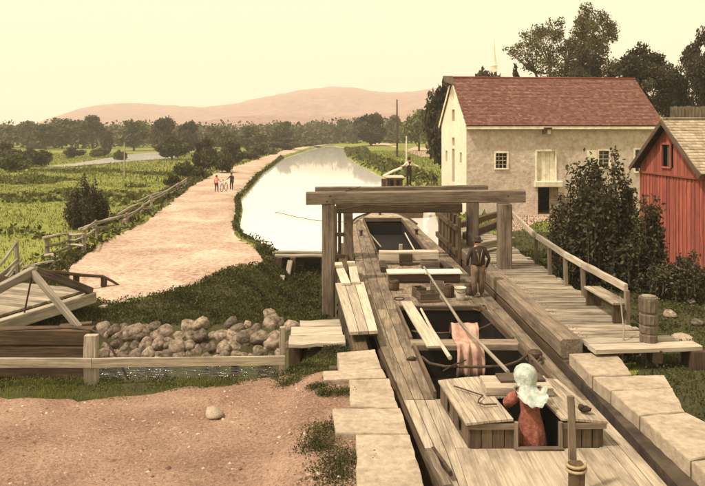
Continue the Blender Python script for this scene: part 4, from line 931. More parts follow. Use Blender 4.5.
# hull shell
mb = MB(); ys = list(np.linspace(6.2, 34, 24)) + [34.8, 35.6, 36.3, 36.9, 37.4, 37.8, 38.1, 38.4, 38.6]
ring = [(el(y), y) for y in ys] + [(er(y), y) for y in ys[::-1]]
V, Fc = [], []; n = len(ring)
for lev in (0, -.45, -1.1):
    for (x, y) in ring: V.append((x + (2.2 - x) * (.04 if lev < -1 else 0), y, (sheer(y) - .012 + lev)))
for k in range(2): Fc += [[k * n + i, k * n + (i + 1) % n, (k + 1) * n + (i + 1) % n, (k + 1) * n + i] for i in range(n)]
Fc.append([2 * n + i for i in range(n)]); mb._add(V, Fc, [(v[1], v[0], v[2]) for v in V]); mb.build('hull', M['timber_dk'], bt)
for fn_, sg in ((el, -1), (er, 1)):
    mb = MB(); q = [Vector((fn_(y) + sg * .0, y, sheer(y) - .09)) for y in ys[:-1]]; mb.tube(q, .055, 6); mb.build('rubbing_strake', M['timber_dk'], bt)
# side decks
for (y0, y1) in ((6.2, 12.1), (12.1, 18.2), (18.2, 25.0), (25.0, 30.4), (30.4, 35.4)):
    for k in range(3): strip(el, cl, k / 3, (k + 1) / 3, y0, y1, mat='stern' if y1 < 12.5 else 'deck')
    for k in range(2): strip(cr_, er, k / 2, (k + 1) / 2, y0, y1, mat='stern' if y1 < 12.5 else 'deck')
# stern deck and bow deck, cross planks between the holds
for k in range(5): strip(cl, cr_, k / 5, (k + 1) / 5, 6.2, 10.26, mat='stern', gap=.0018)
for k in range(7):
    y0 = 35.4 + k * .44; a = lambda y: el(y); strip(el, er, 0, 1, y0, min(y0 + .44, 38.45), mat='stern')
y = 18.25
while y < 24.9: strip(cl, cr_, 0, 1, y, y + .42, mat='deck', gap=.006); y += .42
# coamings round the holds and the dark hold linings
def hold(y0, y1, zc=.13):
    for f_, s_ in ((cl, -1), (cr_, 1)):
        MB().beam((f_(y0), y0, ZD + zc / 2 - .02), (f_(y1), y1, sheer(y1) + zc / 2 - .02), .06, zc + .04, seg=4, jit=.004).build('coaming', M['brown'], bt)
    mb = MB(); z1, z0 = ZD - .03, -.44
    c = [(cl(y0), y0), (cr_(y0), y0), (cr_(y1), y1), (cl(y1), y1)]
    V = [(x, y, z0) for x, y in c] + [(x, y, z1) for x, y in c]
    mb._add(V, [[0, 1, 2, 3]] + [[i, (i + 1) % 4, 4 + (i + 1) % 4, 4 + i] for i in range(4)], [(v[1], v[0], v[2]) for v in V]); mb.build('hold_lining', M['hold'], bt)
hold(12.15, 14.9); hold(15.35, 18.2); hold(25.0, 35.3)
MB().beam((cl(15.1) - .05, 15.12, ZD + .02), (cr_(15.1) + .05, 15.12, ZD + .02), .40, .14, seg=4, jit=.006).build('hold_beam', M['deck'], bt)
MB().beam((cl(18.2), 18.22, ZD + .03), (cr_(18.2), 18.22, ZD + .03), .10, .12).build('coaming', M['brown'], bt)
MB().beam((cl(35.3), 35.35, sheer(35.3) + .05), (cr_(35.3), 35.35, sheer(35.3) + .05), .10, .2).build('coaming', M['brown'], bt)
# heavy beam and bulkhead box where the two halves of the boat are pinned
MB().beam((X(379, 24.4), 24.35, .50), (X(438, 24.4), 24.4, .50), .34, .36, seg=4, jit=.008).build('hinge_beam', M['board'], bt)
MB().box((X(406, 24.05), 24.1, .42), .46, .16, .38).build('hinge_block', M['timber_dk'], bt)
MB().beam((X(388, 21.6), 21.55, .36), (X(459, 21.6), 21.6, .36), .42, .30, seg=3, jit=.006).build('bulkhead_box', M['brown'], bt)
for a, b in ((387, 423.5), (424.2, 461)): MB().beam((X(a, 21.4), 21.45, .53), (X(b, 21.4), 21.48, .535), .56, .05, seg=3, jit=.004).build('lid_board', M['white'], bt)
MB().beam((X(384, 22.6), 22.9, .3), (X(384, 22.6), 24.1, .3), .2, .16).build('hinge_bar', M['iron'], bt)
MB().beam((X(452, 22.6), 22.9, .3), (X(446, 22.6), 24.1, .3), .2, .16).build('hinge_bar', M['iron'], bt)
# inner posts and slanting boards in the fore hold
MB().beam((X(401.5, 27.2), 27.6, -.8), (X(401.5, 27.2), 27.6, .36), .14, .14).build('hold_post', M['board'], bt)
# bow rail and fittings
MB().tube([Q(352, 221, 34.2), Q(357, 217.5, 35.5), Q(364, 214.5, 36.8), Q(372, 212.8, 38.0), Q(380, 212, 38.4), Q(389, 212.6, 38.2), Q(400, 215, 37.2), Q(410, 219, 35.6), Q(417, 224, 34.0)], .05, 6).build('bow_rail', M['timber_dk'], bt)
for (u, v) in ((361, 233.5), (380, 216), (416.5, 232.5), (392.5, 214.5)):
    p = P(u, v, ZD + .1); p.z = sheer(p.y); MB().lathe(p, [(.09, -.02), (.06, .10), (.06, .18), (.10, .20), (.10, .25), (.03, .27)], 9).build('bitt', M['iron'], bt)
p = P(412, 360.5, ZD); mb = MB(); mb.ell((p.x, p.y, ZD + .04), .09, .05, .05); mb.tube([(p.x - .12, p.y, ZD + .03), (p.x + .12, p.y + .02, ZD + .05)], .022, 6); mb.build('cleat', M['iron'], bt)
# curling iron stays across the rear holds
for (uv, zz) in (([(412, 331), (424, 333.5), (450, 333), (474, 331), (484, 327.5), (491, 324)], .22), ([(422, 357), (430, 363.5), (445, 366.5), (480, 367), (505, 366), (518, 361.5), (527, 355), (533, 351), (539, 353), (541, 358), (537, 362), (531, 359.5)], .30)):
    MB().tube([P(u, v, zz) for u, v in uv], .028, 7).build('iron_stay', M['iron'], bt)
MB().lathe(P(535, 357, .24), [(.13, 0), (.15, .03), (.15, .10), (.10, .14), (.03, .15)], 14).build('stay_knob', M['iron'], bt)
MB().tube([P(u, v, .23) for u, v in ((473, 309), (480, 311), (486, 309), (485, 305.5), (479, 306))], .022, 6).build('ring_bolt', M['iron'], bt)
MB().tube([P(399 + 5 * math.cos(a), 298.5 + 1.5 * math.sin(a), ZD + .02) for a in np.linspace(0, 6.2, 12)], .015, 5).build('ring_bolt', M['iron'], bt)

# narrow deck fillers beside the cabin
MB().prism([(cl(10.26), 10.27, ZD), (1.80, 10.27, ZD), (1.60, 12.12, ZD), (cl(12.1), 12.12, ZD)], (0, 0, -.06)).build('deck_plank', M['stern'], bt)
MB().prism([(3.74, 10.27, ZD), (cr_(10.26), 10.27, ZD), (cr_(12.1), 12.12, ZD), (3.52, 12.12, ZD)], (0, 0, -.06)).build('deck_plank', M['stern'], bt)
# cabin
cb_ = []
zr = .60
rear, fore = 10.22, 11.95
A0, A1, B0, B1 = Vector((1.70, rear, 0)), Vector((3.86, rear + .06, 0)), Vector((1.50, fore, 0)), Vector((3.62, fore + .05, 0))
hx0, hx1, hy = X(515, 10.3), X(559.5, 10.3), 11.05            # companionway slot
def cabin_panel(name, a, b, z0, z1, n, mat='brown', th=.05):
    pan = None
    for i in range(n):
        p, q = a.lerp(b, i / n), a.lerp(b, (i + 1) / n); d = (q - p).normalized() * .006
        p = p + d; q = q - d; c = (p + q) / 2; w = (q - p).length
        MB().beam((c.x, c.y, z0), (c.x, c.y, z1), th, w, up=(q - p), seg=1).build(name, M[mat], bt)
ins = Vector((.07, .04, 0))
cabin_panel('cabin_board', A0 + ins, Vector((hx0, rear + .05, 0)), ZD - .02, zr - .02, 4)
cabin_panel('cabin_board', Vector((hx1, rear + .07, 0)), A1 + Vector((-.07, .04, 0)), ZD - .02, zr - .02, 4)
cabin_panel('cabin_board', B0 + ins, A0 + ins, ZD - .02, zr - .02, 6)
cabin_panel('cabin_board', A1 + Vector((-.07, .05, 0)), B1 + Vector((-.07, -.04, 0)), ZD - .02, zr - .02, 6)
cabin_panel('cabin_board', B0 + Vector((.06, -.03, 0)), B1 + Vector((-.06, -.03, 0)), ZD - .5, zr - .02, 7)
MB().beam((A0.x + .03, rear + .02, zr - .06), (hx0, rear + .02, zr - .06), .05, .09).build('eave_trim', M['timber'], bt)
MB().beam((hx1, rear + .03, zr - .06), (A1.x - .03, rear + .05, zr - .06), .05, .09).build('eave_trim', M['timber'], bt)
for k, xx in enumerate((hx0, hx1)): MB().beam((xx, rear + .02, ZD - .02), (xx, rear + .02, zr), .06, .07, up=(0, 1, 0)).build('door_jamb', M['timber'], bt)
MB().beam((hx0 - .02, rear - .02, ZD + .015), (hx1 + .02, rear - .02, ZD + .015), .08, .05).build('door_sill', M['timber'], bt)
for t in (.3, .7):
    c = B0.lerp(A0, t) + ins; MB().beam(c + Vector((-.035, -.14, .40 - .02)), c + Vector((-.015, .14, .40 - .02)), .015, .16).build('cabin_window', M['dark'], bt)
# roof planks run fore and aft with a slight camber, notched for the slot
nr = 24
for i in range(nr):
    t0, t1 = i / nr, (i + 1) / nr; cam_ = lambda t: .07 * (1 - (2 * t - 1) ** 2)
    pa0, pa1, pb0, pb1 = A0.lerp(A1, t0), A0.lerp(A1, t1), B0.lerp(B1, t0), B0.lerp(B1, t1); g = .004
    yn = 0.0
    xm = (pa0.x + pa1.x) / 2
    if hx0 - .02 < xm < hx1 + .02:
        s_ = (hy - rear) / (fore - rear); pa0, pa1 = pa0.lerp(pb0, s_), pa1.lerp(pb1, s_)
    Z0, Z1 = zr + cam_(t0), zr + cam_(t1)
    ov = Vector((0, -.03 if not (hx0 - .02 < xm < hx1 + .02) else 0, 0))
    MB().prism([(pa0.x + g, pa0.y + ov.y, Z0), (pa1.x - g, pa1.y + ov.y, Z1), (pb1.x - g, pb1.y, Z1), (pb0.x + g, pb0.y, Z0)], (0, 0, -.035), grain=(0, 1, 0)).build('roof_plank', M['stern'], bt)
# slot interior
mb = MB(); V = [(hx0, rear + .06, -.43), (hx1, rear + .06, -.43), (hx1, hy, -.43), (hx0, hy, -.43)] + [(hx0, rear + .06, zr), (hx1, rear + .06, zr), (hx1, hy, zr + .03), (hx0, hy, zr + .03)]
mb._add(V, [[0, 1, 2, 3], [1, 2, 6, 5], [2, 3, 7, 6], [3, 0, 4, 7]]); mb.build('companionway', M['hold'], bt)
# sliding hatch and the loose board on it
h0, h1 = Q(486, 397, 11.1), Q(553, 397, 11.1)
MB().box(((h0.x + h1.x) / 2, 11.36, zr + .135), h1.x - h0.x, .56, .13).build('sliding_hatch', M['stern'], bt)
o = MB().beam((X(498, 11.45), 11.45, zr + .225), (X(543, 11.45), 11.5, zr + .225), .34, .04, seg=2, jit=.004).build('loose_board', M['brown'], origin=(X(520, 11.45), 11.45, zr + .2)); tag(o, 'small dark board lying on the sliding cabin hatch', 'board')
# things on the roof
o = MB().tube([P(454, 386, .68), P(465, 389.5, .69), P(483, 395.5, .70), P(479, 399, .70), P(478, 402.5, .70), P(484, 404.5, .70), P(497, 404, .70)], .012, 6).build('boat_hook', M['iron'], origin=tuple(P(480, 400, .69))); tag(o, 'bent iron hook lying on the left side of the cabin roof', 'hook')
sp_ = P(585, 409, .70); mb = MB(); mb.ell((sp_.x, sp_.y, .70), .10, .06, .05, nz=.25, sd=3); mb.ell((sp_.x - .06, sp_.y, .73), .05, .05, .045, nz=.2, sd=5); o = mb.build('shoe', M['drab'], origin=(sp_.x, sp_.y, .66), smooth=True); tag(o, 'dark old shoe left on the right side of the cabin roof', 'shoe')
# rudder post and tiller
tl = thing('tiller', 'upright wooden tiller pole on a dark rudder head at the stern', 'tiller', (X(573, 8.9), 8.9, ZD))
MB().beam((X(573, 8.95), 8.95, .18), (X(571.5, 8.95), 8.98, ZV(396, 8.98)), .10, .085, up=(0, 1, 0), seg=5, jit=.006, w2=.085, h2=.06).build('pole', M['timber'], tl)
MB().beam((X(575, 8.85), 8.78, .1), (X(575, 8.85), 8.78, ZV(463, 8.8)), .17, .18, up=(0, 1, 0), seg=3, jit=.01).build('rudder_head', M['timber_dk'], tl)
MB().tube([(X(575, 8.85) + .12 * math.cos(a), 8.8 + .13 * math.sin(a), ZV(472, 8.8) + .01 * a) for a in np.linspace(0, 12.4, 26)], .02, 6).build('lashing', M['rope'], tl)
cka, ckb = P(425, 455, ZD + .05), P(444, 492, ZD + .05)
ck = thing('mooring_timber', 'short dark notched timber on the left edge of the stern deck', 'timber', (cka.x, cka.y, ZD))
MB().beam(cka + Vector((.05, 0, .03)), ckb + Vector((.05, 0, .03)), .12, .14, seg=4, jit=.01).build('timber_body', M['timber'], ck)
MB().beam(cka + Vector((.13, .1, .04)), ckb + Vector((.14, .35, .06)), .05, .07, seg=3, jit=.006).build('side_bar', M['iron'], ck)

# ------------------------------------------------------------------ things on the boat
o = MB().beam(P(406, 302, .28), P(434, 347, .30), .30, .05, seg=4, jit=.006).build('gang_plank', M['board'], origin=tuple(P(434, 347, .25))); tag(o, 'pale plank bridging the left side of the rear hold', 'plank')
a_, b_ = P(421, 309, .34), P(450, 358, .34); o = MB().tube([a_, a_.lerp(b_, .5) + Vector((-.05, 0, .03)), b_], [.03, .04, .045], 7).build('oar', M['board'], origin=tuple(b_)); tag(o, 'pale crooked pole leaning beside the plank in the hold', 'pole')
o = MB().tube([Q(424, 267, 21.3), Q(460, 322, 15.6), Q(508, 372, 11.8)], [.03, .036, .036], 8).build('pike_pole', M['fence'], origin=tuple(Q(508, 372, 11.8))); tag(o, 'long pale pole slanting from the cabin to the hinge boards', 'pole')
# two thin boards in the fore hold
for (a, b, lab) in (((363.5, 226, .28), (381, 247, .05), 'thin pale lath leaning at the left of the fore hold'), ((405, 233, .26), (416, 253, .1), 'thin pale lath leaning at the right of the fore hold')):
    A, B = P(*a), P(*b); o = MB().beam(A, B, .05, .04, seg=2).build('lath', M['board'], origin=tuple(B)); tag(o, lab, 'lath')
# bucket
bp_ = P(460.5, 300, ZD); bk = thing('bucket', 'pale tin bucket standing beside the man on the deck', 'bucket', (bp_.x, bp_.y, ZD))
prof = [(.115, .0), (.13, .10), (.15, .26), (.16, .34), (.168, .345), (.168, .36), (.152, .362), (.145, .30), (.12, .06)]
mb = MB(); mb.lathe((bp_.x, bp_.y, ZD), prof, 18); mb.build('pail', M['tin'], bk, smooth=True)
MB().tube([(bp_.x - .165, bp_.y, ZD + .33), (bp_.x - .12, bp_.y - .12, ZD + .26), (bp_.x, bp_.y - .17, ZD + .23), (bp_.x + .12, bp_.y - .12, ZD + .26), (bp_.x + .165, bp_.y, ZD + .33)], .009, 5).build('handle', M['iron'], bk)
# crates and kegs
def crate(u, v, w, d, h_, rz, label, mat='brown', z=ZD, slats=3):
    p = P(u, v, z); o = thing('crate', label, 'crate', (p.x, p.y, z), 'crates on the middle deck')
    ca, sa = math.cos(rz), math.sin(rz); ex = Vector((ca, sa, 0)); ey = Vector((-sa, ca, 0))
    for sgn in (-1, 1):
        for i in range(slats):
            zz = z + h_ * (i + .5) / slats; hh = h_ / slats - .012
            MB().beam(p * 1 + ex * (-w / 2) + ey * sgn * d / 2 + Vector((0, 0, zz - z)), p + ex * (w / 2) + ey * sgn * d / 2 + Vector((0, 0, zz - z)), .02, hh).build('slat', M[mat], o)
            MB().beam(p + ey * (-d / 2 + .012) + ex * sgn * (w / 2 - .011) + Vector((0, 0, zz - z)), p + ey * (d / 2 - .012) + ex * sgn * (w / 2 - .011) + Vector((0, 0, zz - z)), .02, hh).build('slat', M[mat], o)
    MB().box(p + Vector((0, 0, .02)), w - .04, d - .04, .03, rz).build('base', M['hold'], o)
crate(428, 301, .55, .42, .26, .15, 'open brown crate left of the long pole on the middle deck')
crate(437, 292, .40, .36, .30, -.1, 'smaller crate behind the open one on the middle deck', 'timber')
crate(419, 297, .30, .34, .30, .3, 'narrow dark crate tilted beside the ring bolt', 'timber_dk')
crate(430, 268.5, .62, .5, .30, 0, 'low open box behind the white lid boards', 'timber')
for (u, v, r_, h_, lab, mt) in ((449, 297, .15, .34, 'small dark keg left of the tin bucket', 'timber_dk'), (394, 290, .16, .30, 'small dark keg at the left end of the white lid board', 'timber_dk'), (469, 295, .13, .36, 'dark keg between the bucket and the man', 'brown')):
    p = P(u, v, ZD); o = thing('keg', lab, 'keg', (p.x, p.y, ZD), 'kegs on the middle deck')
    MB().lathe(p, [(r_ * .85, 0), (r_, h_ * .35), (r_, h_ * .65), (r_ * .85, h_), (r_ * .78, h_), (r_ * .78, h_ - .03)], 14).build('staves', M[mt], o)
    for t in (.2, .8): MB().lathe(p + Vector((0, 0, h_ * t - .015)), [(r_ * .96, 0), (r_ * 1.0, .0), (r_ * 1.0, .03), (r_ * .96, .03)], 14).build('hoop', M['iron'], o)
# cloth over the hold beam
def cloth(name, label, path, xa, xb, mat, seed, amp=.035, n=26):
    V, Fc = [], []; m = len(path)
    for j, (y, z) in enumerate(path):
        for i in range(n):
            t = i / (n - 1); fold = math.sin(t * 19 + j * .25 + seed) * amp * min(1, .3 + j / m); x = xa + (xb - xa) * t + .02 * math.sin(j * .9 + t * 5)
            V.append((x + .015 * math.sin(t * 31), y + fold, z + (.018 * math.sin(t * 9) if j == m - 1 or j == 0 else 0)))
    for j in range(m - 1):
        for i in range(n - 1): Fc.append([j * n + i, j * n + i + 1, (j + 1) * n + i + 1, (j + 1) * n + i])
    mb = MB(); mb._add(V, Fc); o = mb.build(name, M[mat], origin=((xa + xb) / 2, path[0][0], path[0][1]), smooth=True)
    s_ = o.modifiers.new('s', 'SOLIDIFY'); s_.thickness = .012; tag(o, label, 'cloth'); return o
xa, xb = X(456, 15.2), X(477, 15.2)
cloth('washing_cloth', 'faded pink cloth draped over the beam of the rear hold', [(16.05, .05), (15.95, .30), (15.82, .50), (15.62, .57), (15.45, .50), (15.36, .40), (15.25, .315), (15.0, .318), (14.88, .30), (14.80, .15), (14.78, -.02), (14.77, -.2), (14.76, -.36)], xa - .05, xb + .08, 'pinkcloth', 1, .05)
MB().tube([P(443, 371, .34), P(452, 366, .36), P(466, 360, .34)], [.012, .02, .012], 6).build('y', M['iron']); o = bpy.data.objects['y']; o.name = 'iron_bar'; tag(o, 'short dark bar resting before the pink cloth', 'bar')
# tow rope from the bow to the bank
o = MB().tube([Q(381, 213, 38.3), Q(352, 222.5, 37.5), Q(318, 220.8, 40.4), Q(296, 216.8, 42.2), Q(275, 211.8, 44.8)], .02, 5).build('tow_rope', M['iron'], origin=tuple(Q(381, 213, 38.3))); tag(o, 'thin tow rope trailing from the bow over the water', 'rope')

# ================================================================== far boat
fb = thing('far_canal_boat', 'empty canal boat floating ahead of the gates with a small stern cabin', 'boat', (X(402, 43), 44, ZW))
mb = MB(); c0 = X(402, 43); hw = 1.5; V = []; yy = [42, 44, 48, 51, 53, 54.5]; wv = [1.25, 1.5, 1.55, 1.5, 1.1, .25]
dx = lambda y: c0 - (y - 42) * .06
for z, k in ((.3, 1), (-.2, 1), (-.9, .93)):
    V += [(dx(y) - w * k, y, z) for y, w in zip(yy, wv)] + [(dx(y) + w * k, y, z) for y, w in zip(yy[::-1], wv[::-1])]
n = 12; Fc = [list(range(n)), [2 * n + i for i in range(n)]]
for k in range(2): Fc += [[k * n + i, k * n + (i + 1) % n, (k + 1) * n + (i + 1) % n, (k + 1) * n + i] for i in range(n)]
mb._add(V, Fc, [(v[1], v[0], v[2]) for v in V]); mb.build('hull', M['timber_dk'], fb)
zc0, zc1 = .28, ZV(177.5, 42.6)
cx0, cx1 = X(386.5, 42.6), X(403.5, 42.6)
for i in range(5):
    a = cx0 + .06 + (cx1 - cx0 - .12) * (i + .5) / 5; MB().beam((a, 42.6, zc0), (a, 42.6, zc1 - .05), .05, (cx1 - cx0) / 5 - .04, up=(1, 0, 0)).build('cabin_board', M['brown'], fb)
MB().box(((cx0 + cx1) / 2, 43.5, (zc0 + zc1) / 2 - .05), cx1 - cx0 - .1, 1.7, zc1 - zc0 - .08).build('cabin_body', M['timber_dk'], fb)
for u in (392, 398): MB().box((X(u, 42.5), 42.54, zc1 - .40), .18, .03, .46, grain='z').build('cabin_window', M['dark'], fb)
MB().box(((cx0 + cx1) / 2, 43.4, zc1), cx1 - cx0 + .1, 2.0, .06).build('cabin_roof', M['board'], fb)
MB().beam((X(403.8, 42.5), 42.7, .86), (X(415, 42.5), 42.75, .86), 1.3, 1.14).build('steering_platform', M['timber_dk'], fb)
# awning pole / tiller held by the man
MB().tube([Q(383.5, 176, 42.3), Q(392, 171.5, 42.2), Q(402, 167.5, 42.1)], .07, 7).build('furled_canvas', M['shirt'], fb)
MB().box((X(384, 42.4), 42.5, 1.1), .3, .4, 1.7).build('rudder_box', M['timber_dk'], fb)

# ================================================================== buildings
M['stucco'] = ground('old_plastered_rubble', [(.30, (.36, .26, .20)), (.48, (.52, .41, .33)), (.70, (.68, .59, .49))], [(.32, (.32, .225, .17)), (.52, (.54, .43, .345)), (.68, (.72, .64, .53))], .9, 4.5, .55, 1.0, .05, dist=1.6)
M['sunlit_gable'] = ground('sunlit_gable_wall', [(.3, (.56, .46, .33)), (.7, (.74, .65, .49))], [(.3, (.50, .40, .28)), (.7, (.78, .70, .55))], .6, 3.5, .5, .7, .04)  # left gable coloured paler than the front, as the sun falls on it
M['redshingle'] = leafmat('red_shingles', (.125, .054, .040), (.18, .080, .060), (.25, .128, .098), 0.0)
M['greyshingle'] = leafmat('grey_shingles', (.28, .205, .135), (.40, .31, .215), (.50, .41, .30), 0.0)
def hole_wall(M4, L, Hh, holes, th, name, mat, parent):
    """wall in the local x-z plane facing -y, with rectangular openings"""
    xs = sorted({0, L} | {h[0] for h in holes} | {h[1] for h in holes}); zs = sorted({0, Hh} | {h[2] for h in holes} | {h[3] for h in holes})
    mb = MB(M4); inside = lambda x, z: any(h[0] < x < h[1] and h[2] < z < h[3] for h in holes)
    nxs, nzs = len(xs), len(zs); solid = [[not inside((xs[i] + xs[i + 1]) / 2, (zs[j] + zs[j + 1]) / 2) for j in range(nzs - 1)] for i in range(nxs - 1)]
    V = [(x, y, z) for y in (0, th) for x in xs for z in zs]; ix = lambda y, i, j: (y * nxs + i) * nzs + j; Fc = []
    S = lambda i, j: 0 <= i < nxs - 1 and 0 <= j < nzs - 1 and solid[i][j]
    for i in range(nxs - 1):
        for j in range(nzs - 1):
            if not solid[i][j]: continue
            Fc += [[ix(0, i, j), ix(0, i + 1, j), ix(0, i + 1, j + 1), ix(0, i, j + 1)], [ix(1, i, j), ix(1, i, j + 1), ix(1, i + 1, j + 1), ix(1, i + 1, j)]]
            if not S(i - 1, j): Fc.append([ix(0, i, j), ix(0, i, j + 1), ix(1, i, j + 1), ix(1, i, j)])
            if not S(i + 1, j): Fc.append([ix(0, i + 1, j), ix(1, i + 1, j), ix(1, i + 1, j + 1), ix(0, i + 1, j + 1)])
            if not S(i, j - 1): Fc.append([ix(0, i, j), ix(1, i, j), ix(1, i + 1, j), ix(0, i + 1, j)])
            if not S(i, j + 1): Fc.append([ix(0, i, j + 1), ix(0, i + 1, j + 1), ix(1, i + 1, j + 1), ix(1, i, j + 1)])
    mb._add(V, Fc, [(v[2], v[0], v[1]) for v in V]); return mb.build(name, mat, parent)
def shingles(M4, L, run, rise, x0, cw_, rowh, seed, name, mat, parent, y0, z0, jit=.012):
    """courses of single shingles on a slope rising from (y0,z0) towards +y"""
    rs = np.random.default_rng(seed); Ls = math.hypot(run, rise); s_ = np.array([0, run / Ls, rise / Ls]); nrm = np.array([0, -rise / Ls, run / Ls]); V, Fq, t = [], [], []
    r = 0; d = 0.0
    while d < Ls - .03:
        x = x0 - rs.uniform(0, cw_)
        while x < x0 + L:
            w = cw_ * rs.uniform(.6, 1.35); a, b = max(x, x0), min(x + w - .006, x0 + L)
            if b - a > .02:
                lift = .02 + rs.uniform(0, jit); e = d - rs.uniform(0, .018); u = min(d + rowh * 1.25, Ls)
                base = np.array([0, y0, z0]); k = len(V)
                pa = base + s_ * e + nrm * lift; pb = base + s_ * u + nrm * .006; pl = base + s_ * e - nrm * .004
                V += [pa + [a, 0, 0], pa + [b, 0, 0], pb + [b, 0, 0], pb + [a, 0, 0], pl + [a, 0, 0], pl + [b, 0, 0]]
                Fq += [[k, k + 1, k + 2, k + 3], [k + 4, k + 5, k + 1, k]]; t += [float(np.clip(rs.normal(.5, .25), 0, 1))] * 6
            x += w
        d += rowh; r += 1
    V = np.array(V); org = world_loc(parent); W = (np.array(M4.to_3x3()) @ V.T).T + np.array(M4.translation) - np.array(org)
    o = link(name, raw_mesh(name, W, np.array(Fq), mat, np.array(t)), parent); o['kind'] = 'stuff'; return o
def window(M4, x0, x1, z0, z1, parent, cols=2, rows=3, fr=.09, name='window', shutter=None, frame=True):
    """frame, sash bars and pane set into a wall facing -y"""
    w = MB(M4)
    if frame:
        w.beam((x0 - fr, -.015, z0 - fr / 2), (x1 + fr, -.015, z0 - fr / 2), .10, fr); w.beam((x0 - fr, -.01, z1 + fr / 2), (x1 + fr, -.01, z1 + fr / 2), .08, fr)
        w.beam((x0 - fr / 2, -.012, z0), (x0 - fr / 2, -.012, z1), .08, fr, up=(1, 0, 0)); w.beam((x1 + fr / 2, -.012, z0), (x1 + fr / 2, -.012, z1), .08, fr, up=(1, 0, 0))
    else: w.beam((x0, .02, z0), (x1, .02, z0), .06, .05)
    f_ = w.build(name, M['white'], parent)
    g = MB(M4); g._add([(x0, .16, z0), (x1, .16, z0), (x1, .16, z1), (x0, .16, z1)], [[0, 1, 2, 3]]); g.build('pane', M['glass'], f_)
    if cols:
        s_ = MB(M4)
        for i in range(1, cols): x = x0 + (x1 - x0) * i / cols; s_.beam((x, .135, z0), (x, .135, z1), .03, .035, up=(1, 0, 0))
        for j in range(1, rows): z = z0 + (z1 - z0) * j / rows; s_.beam((x0, .133, z), (x1, .133, z), .03, .05 if j == rows // 2 else .03)
        s_.build('glazing_bar', M['white'], f_)
    return f_
# ------------------------------------------------------------------ barn
BA = Vector((6.62, 39.5, -.1)); ang = math.atan2(.085, 1); BM = Matrix.Translation(BA) @ Matrix.Rotation(ang, 4, 'Z'); BL, BW, EH, RH = 11.75, 6.7, 5.5, 8.25
bn_ = thing('stone_barn', 'large plastered stone barn with a red shingle roof beside the lock', 'barn', tuple(BA))
def lx(u): return X(u, 39.9) - BA.x
def lz(v): return ZV(v, 39.8) - BA.z
Hs = dict(w1=(lx(495), lx(506.5), lz(168), lz(153)), door=(lx(537), lx(555.5), lz(181), lz(151.5)), low=(lx(538), lx(559), 0.0, lz(187)), w2=(lx(601), lx(612), lz(167.5), lz(151)), w3=(lx(639), lx(650), lz(172), lz(150)), lw=(lx(495), lx(506), lz(198.5), lz(191)))
hole_wall(BM, BL, EH, list(Hs.values()), .45, 'front_wall', M['stucco'], bn_)
for k, c, r_ in (('w1', 3, 4), ('w2', 2, 4), ('w3', 2, 3), ('lw', 3, 1)): window(BM, *Hs[k], bn_, c, r_)
h = Hs['door']; dn = 4
for i in range(dn):
    a = h[0] + (h[1] - h[0]) * (i + .5) / dn; MB(BM).beam((a, .12, h[2]), (a, .12, h[3]), .05, (h[1] - h[0]) / dn - .012, up=(1, 0, 0)).build('door_board', M['white'], bn_)
for xx in (h[0] - .05, h[1] + .05): MB(BM).beam((xx, -.02, h[2]), (xx, -.02, h[3]), .08, .10, up=(1, 0, 0)).build('door_frame', M['white'], bn_)
MB(BM).beam((h[0] - .1, -.02, h[3] + .05), (h[1] + .1, -.02, h[3] + .05), .08, .1).build('door_frame', M['white'], bn_)
MB(BM).beam((h[0] - .18, -.12, (lz(181) + lz(187)) / 2), (Hs['low'][1] + .15, -.12, (lz(181) + lz(187)) / 2), .34, lz(181) - lz(187) - .01).build('lintel', M['white'], bn_)
lo = Hs['low']; MB(BM).beam(((lo[0] + lo[1]) / 2 + .35, .05, 0.02), ((lo[0] + lo[1]) / 2 + .35, .05, lo[3]), .05, (lo[1] - lo[0]) * .42, up=(1, 0, 0)).build('lower_door', M['trouser'], bn_)
# shutter on the right window
w2 = Hs['w2']
for i in range(2):
    sw = (lx(601) - lx(590)) / 2; a = w2[0] - .10 - sw * (i + .5); MB(BM).beam((a, -.05, w2[2]), (a, -.05, w2[3] + .03), .04, sw - .01, up=(1, 0, 0)).build('shutter_board', M['white'], bn_)
# lantern-hood of the hoist under the eave
mb = MB(BM); mb.box((lx(545.5), -.28, EH - .30), .42, .5, .10); mb.box((lx(545.5) - .17, -.28, EH - .48), .08, .3, .3); mb.build('hoist_hood', M['timber_dk'], bn_)
MB(BM).box((lx(547), -.3, EH - .5), .2, .12, .26).build('hoist_block', M['white'], bn_)
# gable wall facing left
GM = BM @ Matrix.Translation((-.006, BW - .004, 0)) @ Matrix.Rotation(R(-90), 4, 'Z')      # local x runs from the back corner to the front corner
gh = [(3.05, 3.75, lz(186), lz(150)), (3.05, 3.75, lz(147), lz(138)), (1.2, 1.75, lz(166), lz(153)), (5.1, 5.6, lz(164), lz(153)), (1.25, 1.75, lz(131), lz(121.5)), (5.05, 5.55, lz(130), lz(123))]
hole_wall(GM, BW - .008, EH - .0, [g for g in gh if g[3] < EH], .45, 'gable_wall', M['sunlit_gable'], bn_)
sl = (RH - EH) / (BW / 2); a, b = 3.05, 3.75; zt = lambda x: EH + sl * min(x, BW - x); zs = lz(108)
mb = MB(GM)
for poly in ([(0, EH), (a, EH), (a, zt(a))], [(b, EH), (BW, EH), (b, zt(b))], [(a, zs), (b, zs), (b, zt(b)), (BW / 2, RH), (a, zt(a))], [(a, EH), (b, EH), (b, EH + .15), (a, EH + .15)]):
    mb.prism([(x, 0, z) for x, z in poly], (0, .45, 0))
mb.build('gable_peak', M['sunlit_gable'], bn_)
